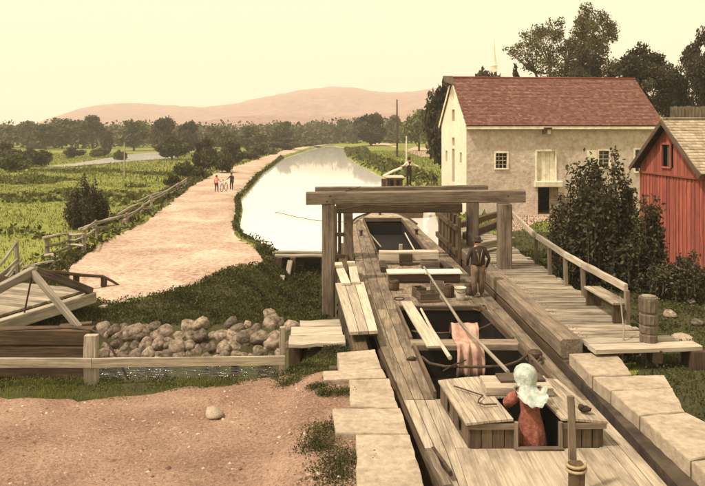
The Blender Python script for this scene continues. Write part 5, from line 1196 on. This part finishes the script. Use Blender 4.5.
for g in gh[:2]: MB(GM).beam(((g[0] + g[1]) / 2, .15, g[2]), ((g[0] + g[1]) / 2, .15, g[3]), .05, g[1] - g[0], up=(1, 0, 0)).build('loft_door', M['brown'], bn_)
MB(GM).beam(((a + b) / 2, .15, EH + .15), ((a + b) / 2, .15, zs), .05, b - a, up=(1, 0, 0)).build('loft_door', M['brown'], bn_)
for g in gh[2:]:
    if g[3] < EH: window(GM, *g, bn_, 0, 0, .06, frame=False)
# back and far walls close the shell
hole_wall(BM @ Matrix.Translation((BL, BW, 0)) @ Matrix.Rotation(R(180), 4, 'Z'), BL, EH, [], .45, 'back_wall', M['stucco'], bn_)
EM = BM @ Matrix.Translation((BL + .006, .004, 0)) @ Matrix.Rotation(R(90), 4, 'Z'); hole_wall(EM, BW - .008, EH, [], .45, 'end_wall', M['stucco'], bn_)
mb = MB(EM); mb.prism([(0, 0, EH), (BW, 0, EH), (BW / 2, 0, RH)], (0, .45, 0)); mb.build('end_peak', M['stucco'], bn_)
MB(BM).box((BL / 2, BW / 2, .0), BL - 1, BW - 1, .1).build('floor', M['dark'], bn_)
# roof: boarding, eave trim, ridge, shingles
run, rise = BW / 2 + .32, (BW / 2 + .32) * sl; ov = .14; zr0 = EH - .32 * sl + .06
rp = MB(BM)
for s_ in (0, 1):
    f_ = (lambda y: y) if s_ == 0 else (lambda y: BW - y)
    rp.prism([(-ov, f_(-.32), zr0), (BL + ov, f_(-.32), zr0), (BL + ov, f_(BW / 2), RH + .06), (-ov, f_(BW / 2), RH + .06)], (0, 0, .07))
roof = rp.build('roof', M['timber_dk'], bn_)
shingles(BM, BL + 2 * ov, run, rise, -ov, .17, .135, 1, 'shingle', M['redshingle'], roof, -.34, zr0 + .08)
SM2 = BM @ Matrix.Translation((BL, BW, 0)) @ Matrix.Rotation(R(180), 4, 'Z'); shingles(SM2, BL + 2 * ov, run, rise, -ov, .3, .2, 2, 'shingle', M['redshingle'], roof, -.34, zr0 + .08)
MB(BM).beam((-ov - .1, BW / 2, RH + .19), (BL + ov, BW / 2, RH + .17), .24, .07, seg=6, jit=.012).build('ridge_board', M['redboard'], roof)
MB(BM).beam((-ov, -.30, zr0 - .07), (BL + ov, -.30, zr0 - .07), .05, .16, seg=3, jit=.006).build('eave_board', M['white'], roof)
for yy, zz in ((-.32, zr0), (BW + .32, zr0)): MB(BM).beam((-ov + .02, yy, zz + .0), (-ov + .02, BW / 2, RH + .05), .05, .18, seg=2).build('rake_board', M['white'], roof)
mb = MB(BM); mb.prism([(-ov - .5, BW / 2 - .40, RH - .16), (-ov + .1, BW / 2 - .75, RH - .42), (-ov + .1, BW / 2, RH + .20), (-ov - .5, BW / 2, RH + .20)], (0, 0, .06)); mb.prism([(-ov - .5, BW / 2 + .40, RH - .16), (-ov + .1, BW / 2 + .75, RH - .42), (-ov + .1, BW / 2, RH + .20), (-ov - .5, BW / 2, RH + .20)], (0, 0, .06)); mb.build('peak_hood', M['brown'], roof)
MB(BM).beam((-ov - .45, BW / 2, RH - .25), (.2, BW / 2, RH - .25), .12, .16).build('hoist_beam', M['timber_dk'], roof)

# ------------------------------------------------------------------ red shed
sh = thing('red_shed', 'small red board shed with a pale shingle roof at the right edge', 'shed', (15, 25.5, -.5))
SA, SB = Vector((11.72, 27.7, -.5)), Vector((12.08, 23.35, -.5)); SW = (SB - SA).length; sx = (SB - SA).normalized(); SMx = Matrix.Translation(SA) @ Matrix.Rotation(math.atan2(sx.y, sx.x), 4, 'Z')
SEZ, SRZ, LZ = 3.62 + .5, 5.30 + .5, 3.30 + .5      # local z: eave, ridge, ledger
stz = lambda x: SEZ + (SRZ - SEZ) * (1 - abs(x - SW / 2) / (SW / 2))
SLn = 8.0
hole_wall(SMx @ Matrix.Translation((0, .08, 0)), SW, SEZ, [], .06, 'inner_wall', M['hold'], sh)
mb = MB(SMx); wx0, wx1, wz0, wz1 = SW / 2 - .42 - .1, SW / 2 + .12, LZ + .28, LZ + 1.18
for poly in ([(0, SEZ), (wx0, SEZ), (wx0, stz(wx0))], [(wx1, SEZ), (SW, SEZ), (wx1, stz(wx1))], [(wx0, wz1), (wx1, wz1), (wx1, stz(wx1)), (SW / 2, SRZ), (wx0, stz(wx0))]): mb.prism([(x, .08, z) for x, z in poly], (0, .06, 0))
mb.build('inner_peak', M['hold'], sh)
x = 0.0
while x < SW - .02:
    w = min(rnd(.20, .27), SW - x); 
    if SW - x - w < .08: w = SW - x
    yo = rnd(-.008, .008)
    MB(SMx).beam((x + w / 2, .04 + yo, 0.0 + rnd(0, .06)), (x + w / 2, .04 + yo, LZ), .03, w - .014, up=(1, 0, 0), seg=2, jit=.004).build('board', M['redboard'], sh)
    MB(SMx).beam((x, .012 + yo, .03), (x, .012 + yo, LZ - .01), .03, .055, up=(1, 0, 0), seg=2, jit=.003).build('batten', M['redboard'], sh)
    x += w
x = 0.0
while x < SW - .02:                                   # upper boards above the ledger, cut to the rake
    w = min(rnd(.20, .27), SW - x)
    if SW - x - w < .08: w = SW - x
    xa, xb = x + .006, x + w - .006
    def up_board(z0, z1a, z1b):
        mb = MB(SMx); yo = .0 + rnd(-.006, .006); top = [(xa, yo, z0), (xb, yo, z0), (xb, yo, z1b), (xa, yo, z1a)]
        if xa < SW / 2 < xb and z1a > SEZ + .5: top = [(xa, yo, z0), (xb, yo, z0), (xb, yo, z1b), (SW / 2, yo, SRZ - .02), (xa, yo, z1a)]
        mb.prism(top, (0, .03, 0), grain=None)
        mb.g = [Vector((v.z, v.y, v.x)) + Vector((x * 7, 3, 5)) for v in mb.v]; mb.build('board', M['redboard'], sh)
    if xb > wx0 + .05 and xa < wx1 - .05:
        up_board(LZ + .02, wz0, wz0); up_board(wz1, stz(xa) - .02, stz(xb) - .02)
    else: up_board(LZ + .02, stz(xa) - .02, stz(xb) - .02)
    x += w
MB(SMx).beam((-.02, -.02, LZ), (SW + .02, -.02, LZ), .06, .07, seg=2).build('ledger', M['redboard'], sh)
fo_ = MB(SMx); fo_.beam((wx0 + .05, -.03, wz0), (wx1 - .0, -.03, wz0), .05, .07); fo_.beam((wx0, -.03, wz0), (wx0, -.03, wz1), .05, .07, up=(1, 0, 0)); fo_.beam((wx1, -.03, wz0), (wx1, -.03, wz1), .05, .07, up=(1, 0, 0)); fo_.beam((wx0, -.03, wz1), (wx1, -.03, wz1), .05, .07)
wf = fo_.build('window', M['redboard'], sh); MB(SMx).box(((wx0 + wx1) / 2 + .12, .03, (wz0 + wz1) / 2), .22, .03, wz1 - wz0 - .06, grain='z').build('window_board', M['brown'], wf)
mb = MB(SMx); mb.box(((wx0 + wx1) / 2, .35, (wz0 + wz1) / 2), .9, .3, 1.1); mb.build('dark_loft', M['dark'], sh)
# other three walls, plain boards
for (p0, L2, rot) in (((SW, .1, 0), SLn, 90), ((0, SLn, 0), SLn, -90), ((SW, SLn, 0), SW, 180)):
    hole_wall(SMx @ Matrix.Translation(p0) @ Matrix.Rotation(R(rot), 4, 'Z'), L2 - .02, SEZ - .02, [], .06, 'side_wall', M['redboard'], sh)
rm = MB(SMx); rr = (SRZ - SEZ) / (SW / 2); oh = .28
for s_ in (0, 1):
    f_ = (lambda y: y) if s_ == 0 else (lambda y: SW - y)
    rm.prism([(f_(-oh), -.3, SEZ - oh * rr + .03), (f_(SW / 2), -.3, SRZ + .03), (f_(SW / 2), SLn + .3, SRZ + .03), (f_(-oh), SLn + .3, SEZ - oh * rr + .03)], (0, 0, .06))
sroof = rm.build('roof', M['timber_dk'], sh)
for (p0, rot) in (((SW, 0, 0), 90), ((0, 0, 0), -90)):
    mm = SMx @ Matrix.Translation(p0) @ Matrix.Rotation(R(rot), 4, 'Z'); x0 = -.32 if rot == 90 else -SLn - .3
    shingles(mm, SLn + .6, SW / 2 + oh, (SW / 2 + oh) * rr, x0, .17, .16, 100 + rot, 'shingle', M['greyshingle'], sroof, -oh, SEZ - oh * rr + .10)
for s_ in (0, 1):
    f_ = (lambda y: y) if s_ == 0 else (lambda y: SW - y); MB(SMx).beam((f_(-oh), -.32, SEZ - oh * rr - .0), (f_(SW / 2), -.32, SRZ + .0), .05, .17, up=(0, 0, 1), seg=2).build('rake_board', M['brown'], sroof)
MB(SMx).beam((SW / 2, -.33, SRZ + .15), (SW / 2, SLn + .3, SRZ + .15), .2, .05).build('ridge_board', M['greyshingle'] if False else M['fence'], sroof)

# ------------------------------------------------------------------ church steeple far behind
D = 800.0; cx_ = X(494, D); g0 = hz(cx_, D)
ch = thing('church', 'faint distant church steeple above the trees left of the airy tree', 'church', (cx_, D, g0))
MB().box((cx_, D, (g0 + ZV(66, D)) / 2), 6.5, 6.5, ZV(66, D) - g0).build('tower', M['white'], ch)
MB().lathe((cx_, D, ZV(66, D)), [(4.6, 0), (3.0, 5.0), (1.6, 15), (.15, ZV(38, D) - ZV(66, D))], 8).build('spire', M['white'], ch)
MB().box((cx_ + 8, D + 12, g0 + 7), 14, 30, 14).build('nave', M['white'], ch)
# ------------------------------------------------------------------ board fence at the top of the rise
bf = thing('board_fence', 'pale board fence on the rise behind the red shed', 'fence', (X(690, 58), 58, hz(X(690, 58), 58)))
for i in range(26):
    u = 672 + i * 3.4; x, y = X(u, 57 + i * .1), 57 + i * .1; z = hz(x, y)
    MB().beam((x, y, z - .2), (x, y, ZV(106.5 + rnd(-.5, .5), 58)), .04, .30, up=(1, 0, 0)).build('board', M['timber'], bf)
for dz in (.4, 1.1): MB().beam((X(670, 57), 57.05, hz(X(670, 57), 57) + dz), (X(744, 60), 59.7, hz(X(744, 60), 59.6) + dz), .06, .12).build('rail', M['fence'], bf)

# ------------------------------------------------------------------ wagon in the yard
wg = thing('farm_wagon', 'old farm wagon with spoked wheels half hidden behind the leafy bush', 'wagon', (X(575, 34.5), 34.6, 0))
def wheel(c, r_, parent, rz):
    c = Vector(c); ax = Vector((math.sin(rz), -math.cos(rz), 0)); ex = Vector((math.cos(rz), math.sin(rz), 0)); ez = Vector((0, 0, 1))
    q = [c + (ex * math.cos(a) + ez * math.sin(a)) * r_ for a in np.linspace(0, 2 * math.pi, 25)]
    w = MB().tube(q, .045, 6, False).build('wheel', M['timber'], parent)
    for k in range(12):
        a = k * math.pi / 6; MB().tube([c + (ex * math.cos(a) + ez * math.sin(a)) * .08, c + (ex * math.cos(a) + ez * math.sin(a)) * (r_ - .02)], [.026, .02], 5, False).build('spoke', M['timber'], w)
    MB().lathe(c - ax * .12, [(.07, 0), (.11, .08), (.11, .16), (.06, .26)], 10, ax).build('hub', M['timber_dk'], w)
wz_ = hz(X(561, 34.3), 34.3)
for (u, d, r_) in ((561.5, 34.2, .62), (600, 34.6, .62), (566, 35.7, .62), (603, 36.1, .62)): wheel((X(u, d), d, wz_ + r_), r_, wg, .12)
for (a, b) in ((561.5, 566), (600, 603)): MB().beam((X(a, 34.2), 34.2, wz_ + .62), (X(b, 35.7), 35.9, wz_ + .62), .10, .10).build('axle', M['timber_dk'], wg)
MB().box((X(582, 35), 35, wz_ + 1.0), 3.0, 1.1, .10, .1).build('bed', M['timber'], wg)
for s_ in (-.55, .55): MB().box((X(582, 35) - s_ * .1, 35 + s_, wz_ + 1.22), 3.0, .05, .34, .1).build('side_board', M['timber'], wg)

# ================================================================== people
def figure(name, label, loc, rz, hgt, J, mats, extra=None):
    """one continuous skinned body; J moves joints (unit height, facing +y), mats maps bones to materials"""
    B = dict(pelvis=(0, 0, .53), spine=(0, 0, .63), chest=(0, 0, .74), neck=(0, .0, .845), head=(0, .012, .905), crown=(0, .005, .965),
             shL=(-.105, 0, .795), elL=(-.135, -.02, .62), wrL=(-.13, .03, .47), haL=(-.13, .04, .425), shR=(.105, 0, .795), elR=(.135, -.02, .62), wrR=(.13, .03, .47), haR=(.13, .04, .425),
             hiL=(-.052, 0, .49), knL=(-.058, .012, .275), anL=(-.058, -.008, .045), toL=(-.068, .085, .018), hiR=(.052, 0, .49), knR=(.058, .012, .275), anR=(.058, -.008, .045), toR=(.068, .085, .018))
    B.update(J); RAD = dict(pelvis=.078, spine=.072, chest=.085, neck=.034, head=.058, crown=.040, sh=.046, el=.030, wr=.021, ha=.024, hi=.058, kn=.041, an=.028, to=.022)
    E = [('pelvis', 'spine'), ('spine', 'chest'), ('chest', 'neck'), ('neck', 'head'), ('head', 'crown')]
    for s_ in 'LR': E += [('chest', 'sh' + s_), ('sh' + s_, 'el' + s_), ('el' + s_, 'wr' + s_), ('wr' + s_, 'ha' + s_), ('pelvis', 'hi' + s_), ('hi' + s_, 'kn' + s_), ('kn' + s_, 'an' + s_), ('an' + s_, 'to' + s_)]
    names = list(B); ix = {n_: i for i, n_ in enumerate(names)}
    me = bpy.data.meshes.new(name); me.from_pydata([Vector(B[n_]) * hgt for n_ in names], [(ix[a], ix[b]) for a, b in E], [])
    o = bpy.data.objects.new(name + '_tmp', me); COL.objects.link(o)
    o.modifiers.new('skin', 'SKIN')
    for n_ in names:
        sv = me.skin_vertices[0].data[ix[n_]]; r_ = RAD.get(n_, RAD.get(n_[:2], .03)) * hgt
        sv.radius = (r_ * (1.15 if n_ in ('chest', 'pelvis', 'spine') else 1), r_); sv.use_root = n_ == 'pelvis'
    ss = o.modifiers.new('sub', 'SUBSURF'); ss.levels = 2; ss.render_levels = 2
    dg = bpy.context.evaluated_depsgraph_get(); m2 = bpy.data.meshes.new_from_object(o.evaluated_get(dg)); bpy.data.objects.remove(o); m2.name = 'body'
    ml = list(dict.fromkeys(mats.values())); m2.materials.clear()
    for k_ in ml: m2.materials.append(M[k_])
    segs = [(Vector(B[a]) * hgt, Vector(B[b]) * hgt, mats.get(a[:2] + b[:2], mats.get('*'))) for a, b in E]
    for p in m2.polygons:
        c = Vector(p.center); best = None
        for a, b, mk in segs:
            t = max(0, min(1, (c - a).dot(b - a) / max((b - a).length_squared, 1e-9))); d = (c - a.lerp(b, t)).length
            if best is None or d < best[0]: best = (d, mk)
        p.material_index = ml.index(best[1]); p.use_smooth = True
    # fingers, ears and nose joined into the same mesh
    bm = bmesh.new(); bm.from_mesh(m2); tmp = MB(); hd = Vector(B['head']) * hgt
    fw = (Vector(B['crown']) - Vector(B['neck'])).cross(Vector((1, 0, 0))).normalized() * -1
    if fw.y < 0: fw = -fw
    for sg in (-1, 1): tmp.ell(hd + Vector((sg * .056 * hgt, 0, .005 * hgt)), .008 * hgt, .014 * hgt, .02 * hgt, 6, 5)
    tmp.ell(hd + fw * .056 * hgt + Vector((0, 0, .0)), .010 * hgt, .016 * hgt, .018 * hgt, 6, 5)
    for s_ in 'LR':
        w_, h_ = Vector(B['wr' + s_]) * hgt, Vector(B['ha' + s_]) * hgt; d = (h_ - w_).normalized(); sdv = d.cross(Vector((0, 1, .2))).normalized(); cu = sdv.cross(d)
        for k in range(4):
            b0 = h_ + sdv * (k - 1.5) * .0085 * hgt; L = (.040, .048, .045, .036)[k] * hgt; tmp.tube([b0, b0 + d * L * .55 + cu * .004 * hgt, b0 + d * L * .9 + cu * .016 * hgt], [.0055 * hgt, .005 * hgt, .0038 * hgt], 5)
        b0 = h_ - d * .01 * hgt + sdv * .020 * hgt; tmp.tube([b0, b0 + sdv * .012 * hgt + d * .018 * hgt, b0 + sdv * .012 * hgt + d * .036 * hgt + cu * .008 * hgt], [.006 * hgt, .0055 * hgt, .004 * hgt], 5)
    sk = ml.index('skin') if 'skin' in ml else 0; vv = [bm.verts.new(p) for p in tmp.v]
    for f in tmp.f:
        try: nf = bm.faces.new([vv[i] for i in f]); nf.material_index = sk; nf.smooth = True
        except ValueError: pass
    bm.to_mesh(m2); bm.free()
    root = thing(name, label, 'person', loc); root.rotation_euler.z = rz; part('body', m2, root)
    return root, {k_: Vector(v_) * hgt for k_, v_ in B.items()}
def wear(root, name, mb, mat, smooth=True):
    """clothing in the figure's own frame"""
    me_o = mb.build(name, mat, smooth=smooth); me_o.parent = root; me_o.location = (0, 0, 0); return me_o

# man on the middle deck, seen from behind
mp0 = P(478, 297, ZD)
man, J = figure('person', 'man in a dark hat and vest standing with his back turned on the boat', (mp0.x, mp0.y, ZD + .01), R(8), 1.70,
    dict(shL=(-.12, 0, .795), shR=(.12, 0, .795), elL=(-.185, -.02, .645), wrL=(-.155, .085, .52), haL=(-.135, .125, .49), elR=(.190, -.03, .64), wrR=(.165, .05, .49), haR=(.15, .08, .45), knL=(-.062, .02, .275), anL=(-.066, -.03, .045), toL=(-.085, .06, .018), anR=(.062, .01, .045), toR=(.085, .095, .018), head=(0, .03, .90), crown=(0, .035, .96)),
    {'*': 'trouser', 'pesp': 'trouser', 'spch': 'drab', 'chne': 'drab', 'nehe': 'skin', 'hecr': 'drab', 'chsh': 'drab', 'shel': 'drab', 'elwr': 'drab', 'wrha': 'skin', 'anto': 'black'})
hd = J['crown']; mb = MB(); mb.lathe(hd + Vector((0, 0, -.02)), [(.105, -.012), (.165, -.02), (.17, -.008), (.108, .012), (.104, .06), (.092, .10), (.05, .125)], 16); wear(man, 'hat', mb, M['drab'])
mb = MB()
for s_ in (-1, 1): mb.tube([Vector((s_ * .085, .05, 1.39)), Vector((s_ * .085, -.11, 1.36)), Vector((s_ * .045, -.165, 1.20)), Vector((s_ * .012, -.15, 1.0))], .016, 5)
wear(man, 'suspenders', mb, M['strap'])
# loose jacket over the torso and baggy trousers
mb = MB(); mb.lathe((0, 0, 0), [(.165, .90), (.172, .98), (.165, 1.08), (.178, 1.2), (.185, 1.30), (.15, 1.385), (.07, 1.43)], 16); mb.v = [Vector((p.x * 1.22, p.y * .84, p.z)) + Vector((rnd(-.006, .006), rnd(-.006, .006), 0)) for p in mb.v]; wear(man, 'vest', mb, M['drab'])
mb = MB(); mb.tube([Vector((-.09, .0, .93)), Vector((-.095, .012, .70)), Vector((-.104, .03, .46)), Vector((-.110, -.035, .12))], [.125, .115, .09, .085], 12); mb.tube([Vector((.09, .0, .93)), Vector((.095, .012, .70)), Vector((.10, .03, .46)), Vector((.106, .012, .12))], [.125, .115, .09, .085], 12); wear(man, 'trousers', mb, M['trouser'])

# woman in the companionway
wp = Vector((X(530, 10.55), 10.52, -.40))
wom, J = figure('person', 'woman in a red dress and pale head scarf leaning on the cabin hatch', wp, R(4), 1.66,
    dict(chest=(0, .045, .745), spine=(0, .01, .63), neck=(-.01, .085, .84), head=(-.012, .115, .90), crown=(-.012, .12, .955), shL=(-.10, .045, .79), shR=(.10, .045, .79), elL=(-.185, .09, .685), wrL=(-.11, .19, .685), haL=(-.07, .225, .69), elR=(.13, .12, .66), wrR=(.07, .21, .68), haR=(.04, .24, .69), knL=(-.058, .012, .275)),
    {'*': 'dress', 'nehe': 'skin', 'hecr': 'skin', 'wrha': 'skin', 'anto': 'black', 'knan': 'dress'})
mb = MB(); n = 56; prof = [(.30, .03), (.275, .30), (.235, .62), (.20, .86), (.150, 1.02), (.148, 1.08), (.165, 1.2), (.17, 1.28), (.13, 1.36), (.06, 1.41)]; V = []
for j, (r_, z) in enumerate(prof):
    for i in range(n):
        a = 2 * math.pi * i / n; f_ = 1 + (.07 * math.sin(a * 8) + .04 * math.sin(a * 13 + 1)) * (.25 + max(0, (1.05 - z)) * 1.1); yb = .0 + .075 * max(0, (z - .95) / .4) * 1.66 * .6
        V.append((r_ * f_ * math.cos(a), r_ * f_ * .85 * math.sin(a) + yb, z))
Fc = [[j * n + i, j * n + (i + 1) % n, (j + 1) * n + (i + 1) % n, (j + 1) * n + i] for j in range(len(prof) - 1) for i in range(n)]
mb._add(V, Fc); wear(wom, 'dress', mb, M['dress'])
for s_, e_, w_ in (('L', 'elL', 'wrL'), ('R', 'elR', 'wrR')):
    mb = MB(); mb.tube([J['sh' + s_] * .98, J['sh' + s_].lerp(J[e_], .5), J[e_], J[e_].lerp(J[w_], .7)], [.075, .092, .085, .055], 12); wear(wom, 'sleeve', mb, M['dress'])
# scarf: a full hood pinched at the neck, with a gathered cape over the shoulders and back
mb = MB(); c = J['head'] + Vector((0, -.005, .02)); n = 44; V = []
prof = [(.012, .195), (.085, .185), (.14, .145), (.172, .085), (.182, .015), (.17, -.05), (.15, -.10), (.145, -.135), (.165, -.17), (.19, -.205), (.21, -.235), (.222, -.27), (.228, -.305)]
for k, (r_, z) in enumerate(prof):
    fold = max(0, (k - 5) / 7)
    for i in range(n):
        a = 2 * math.pi * i / n; bk = max(0, -math.sin(a)); f_ = 1 + fold * (.055 * math.sin(a * 9 + .6) + .03 * math.sin(a * 14 + 2)) + .028 * math.sin(a * 5 + k * .55) * (k > 1) + .016 * math.sin(a * 17 + k * 1.3) * (k > 1)
        zz = z + (.055 * (1 - bk) if k > 8 else 0) * (k - 8) + (.012 * math.sin(a * 11) if k == len(prof) - 1 else 0)
        p = Vector((r_ * f_ * math.cos(a) * 1.0, r_ * f_ * math.sin(a) * (1.05 if k < 8 else .92) - fold * .015, zz))
        if math.sin(a) > .45 and z < .12: p.y = min(p.y, .10)
        p.x += .03 * fold * bk; p.y -= .23 * min(1, max(0, (k - 5) / 6)); p.x *= 1 + .12 * min(1, max(0, (k - 6) / 3))
        V.append(c + p)
Fc = [[k * n + i, (k + 1) * n + i, (k + 1) * n + (i + 1) % n, k * n + (i + 1) % n] for k in range(len(prof) - 1) for i in range(n)] + [list(range(n))]
mb._add(V, Fc)
wear(wom, 'head_scarf', mb, M['scarf'])
# man on the far boat, arms outstretched
fz = ZV(186.0, 42.4)
far_, J = figure('person', 'man in dark clothes with outstretched arms standing on the far boat', (X(409, 42.4), 42.45, fz), R(200), 1.80,
    dict(elL=(-.20, .04, .72), wrL=(-.32, .08, .68), haL=(-.36, .09, .675), elR=(.20, .05, .72), wrR=(.33, .10, .69), haR=(.37, .11, .685)), {'*': 'drab', 'spch': 'drab', 'shel': 'shirt', 'elwr': 'shirt', 'wrha': 'skin', 'nehe': 'skin', 'hecr': 'drab', 'chsh': 'shirt'})
mb = MB(); mb.lathe(J['crown'] + Vector((0, 0, -.02)), [(.10, -.01), (.15, -.015), (.10, .012), (.095, .08), (.05, .11)], 12); wear(far_, 'hat', mb, M['drab'])
# two young walkers with a bicycle
w1 = P(216.5, 192.3, 0); a_, J = figure('person', 'young walker in a rose shirt and dark trousers left of the bicycle', (w1.x, w1.y, .02), R(-14), 1.36,
    dict(elR=(.16, .06, .66), wrR=(.22, .16, .60), haR=(.25, .2, .60), anL=(-.06, -.07, .05), toL=(-.06, .01, .02), anR=(.06, .08, .045), toR=(.06, .16, .02), knR=(.06, .06, .28)), {'*': 'drab', 'spch': 'pinkshirt', 'chne': 'pinkshirt', 'chsh': 'pinkshirt', 'shel': 'pinkshirt', 'elwr': 'pinkshirt', 'wrha': 'skin', 'nehe': 'skin', 'hecr': 'drab', 'pesp': 'pinkshirt'})
mb = MB(); mb.lathe(J['crown'] + Vector((0, 0, -.02)), [(.085, -.02), (.13, -.02), (.085, .01), (.08, .05), (.03, .075)], 12); wear(a_, 'cap', mb, M['drab'])
w2_ = P(231.5, 190.0, 0); b_, J = figure('person', 'young walker all in dark clothes holding the bicycle on the right', (w2_.x, w2_.y, .02), R(10), 1.40,
    dict(elL=(-.18, .03, .68), wrL=(-.27, .10, .62), haL=(-.31, .13, .61), anL=(-.06, .07, .045), toL=(-.06, .15, .02), anR=(.06, -.07, .05), toR=(.06, .01, .02)), {'*': 'drab', 'wrha': 'skin', 'nehe': 'skin', 'hecr': 'drab'})
mb = MB(); mb.lathe(J['crown'] + Vector((0, 0, -.02)), [(.085, -.02), (.12, -.02), (.085, .01), (.08, .05), (.03, .07)], 12); wear(b_, 'cap', mb, M['drab'])
bc = P(224, 191.5, 0); by = thing('bicycle', 'bicycle pushed along the towpath between the two young walkers', 'bicycle', (bc.x, bc.y, .01))
dz = Vector((.16, 1, 0)).normalized(); ez = Vector((0, 0, 1))
def bwheel(c):
    q = [c + (dz * math.cos(a) + ez * math.sin(a)) * .33 for a in np.linspace(0, 2 * math.pi, 25)]; w = MB().tube(q, .022, 6, False).build('wheel', M['black'], by)
    mb = MB()
    for k in range(8): mb.tube([c, c + (dz * math.cos(k * .785) + ez * math.sin(k * .785)) * .32], .004, 4, False)
    mb.build('spokes', M['tin'], w); return w
r0, r1 = bc + ez * .35 - dz * .5, bc + ez * .35 + dz * .5; bwheel(r0); bwheel(r1)
ct, bb_, st_ = bc + ez * .95 + dz * .36, bc + ez * .32 - dz * .06, bc + ez * .88 - dz * .2
mb = MB()
for a, b in ((r0, bb_), (r0, st_), (bb_, st_), (st_, ct - ez * .06), (bb_, ct - ez * .12), (ct, r1)): mb.tube([a, b], .018, 6)
mb.build('frame', M['tin'], by); sdx = dz.cross(ez)
MB().tube([ct - sdx * .28 - dz * .15 + ez * .08, ct - sdx * .2 + ez * .1, ct + ez * .06, ct + sdx * .2 + ez * .1, ct + sdx * .28 - dz * .15 + ez * .08], .014, 6).build('handlebar', M['tin'], by)
MB().ell(st_ + ez * .06, .07, .13, .035).build('saddle', M['drab'], by)

# ================================================================== haze
hz_mb = MB(); hz_mb._add([(-3200, -80, -6), (3400, -80, -6), (3400, 3400, -6), (-3200, 3400, -6), (-3200, -80, 190), (3400, -80, 190), (3400, 3400, 190), (-3200, 3400, 190)], [[0, 1, 2, 3], [4, 5, 6, 7], [0, 1, 5, 4], [1, 2, 6, 5], [2, 3, 7, 6], [3, 0, 4, 7]])
hm = bpy.data.materials.new('haze_air'); hm.use_nodes = True; hn = hm.node_tree.nodes; hn.clear(); ho = hn.new('ShaderNodeOutputMaterial'); hv = hn.new('ShaderNodeVolumePrincipled')
hv.inputs['Color'].default_value = (1.0, .94, .86, 1); hv.inputs['Density'].default_value = .00042; hv.inputs['Anisotropy'].default_value = .1
hm.node_tree.links.new(hv.outputs[0], ho.inputs['Volume'])
HZ = hz_mb.build('haze', hm); tag(HZ, 'thin warm haze over the whole valley', 'haze', kind='stuff')
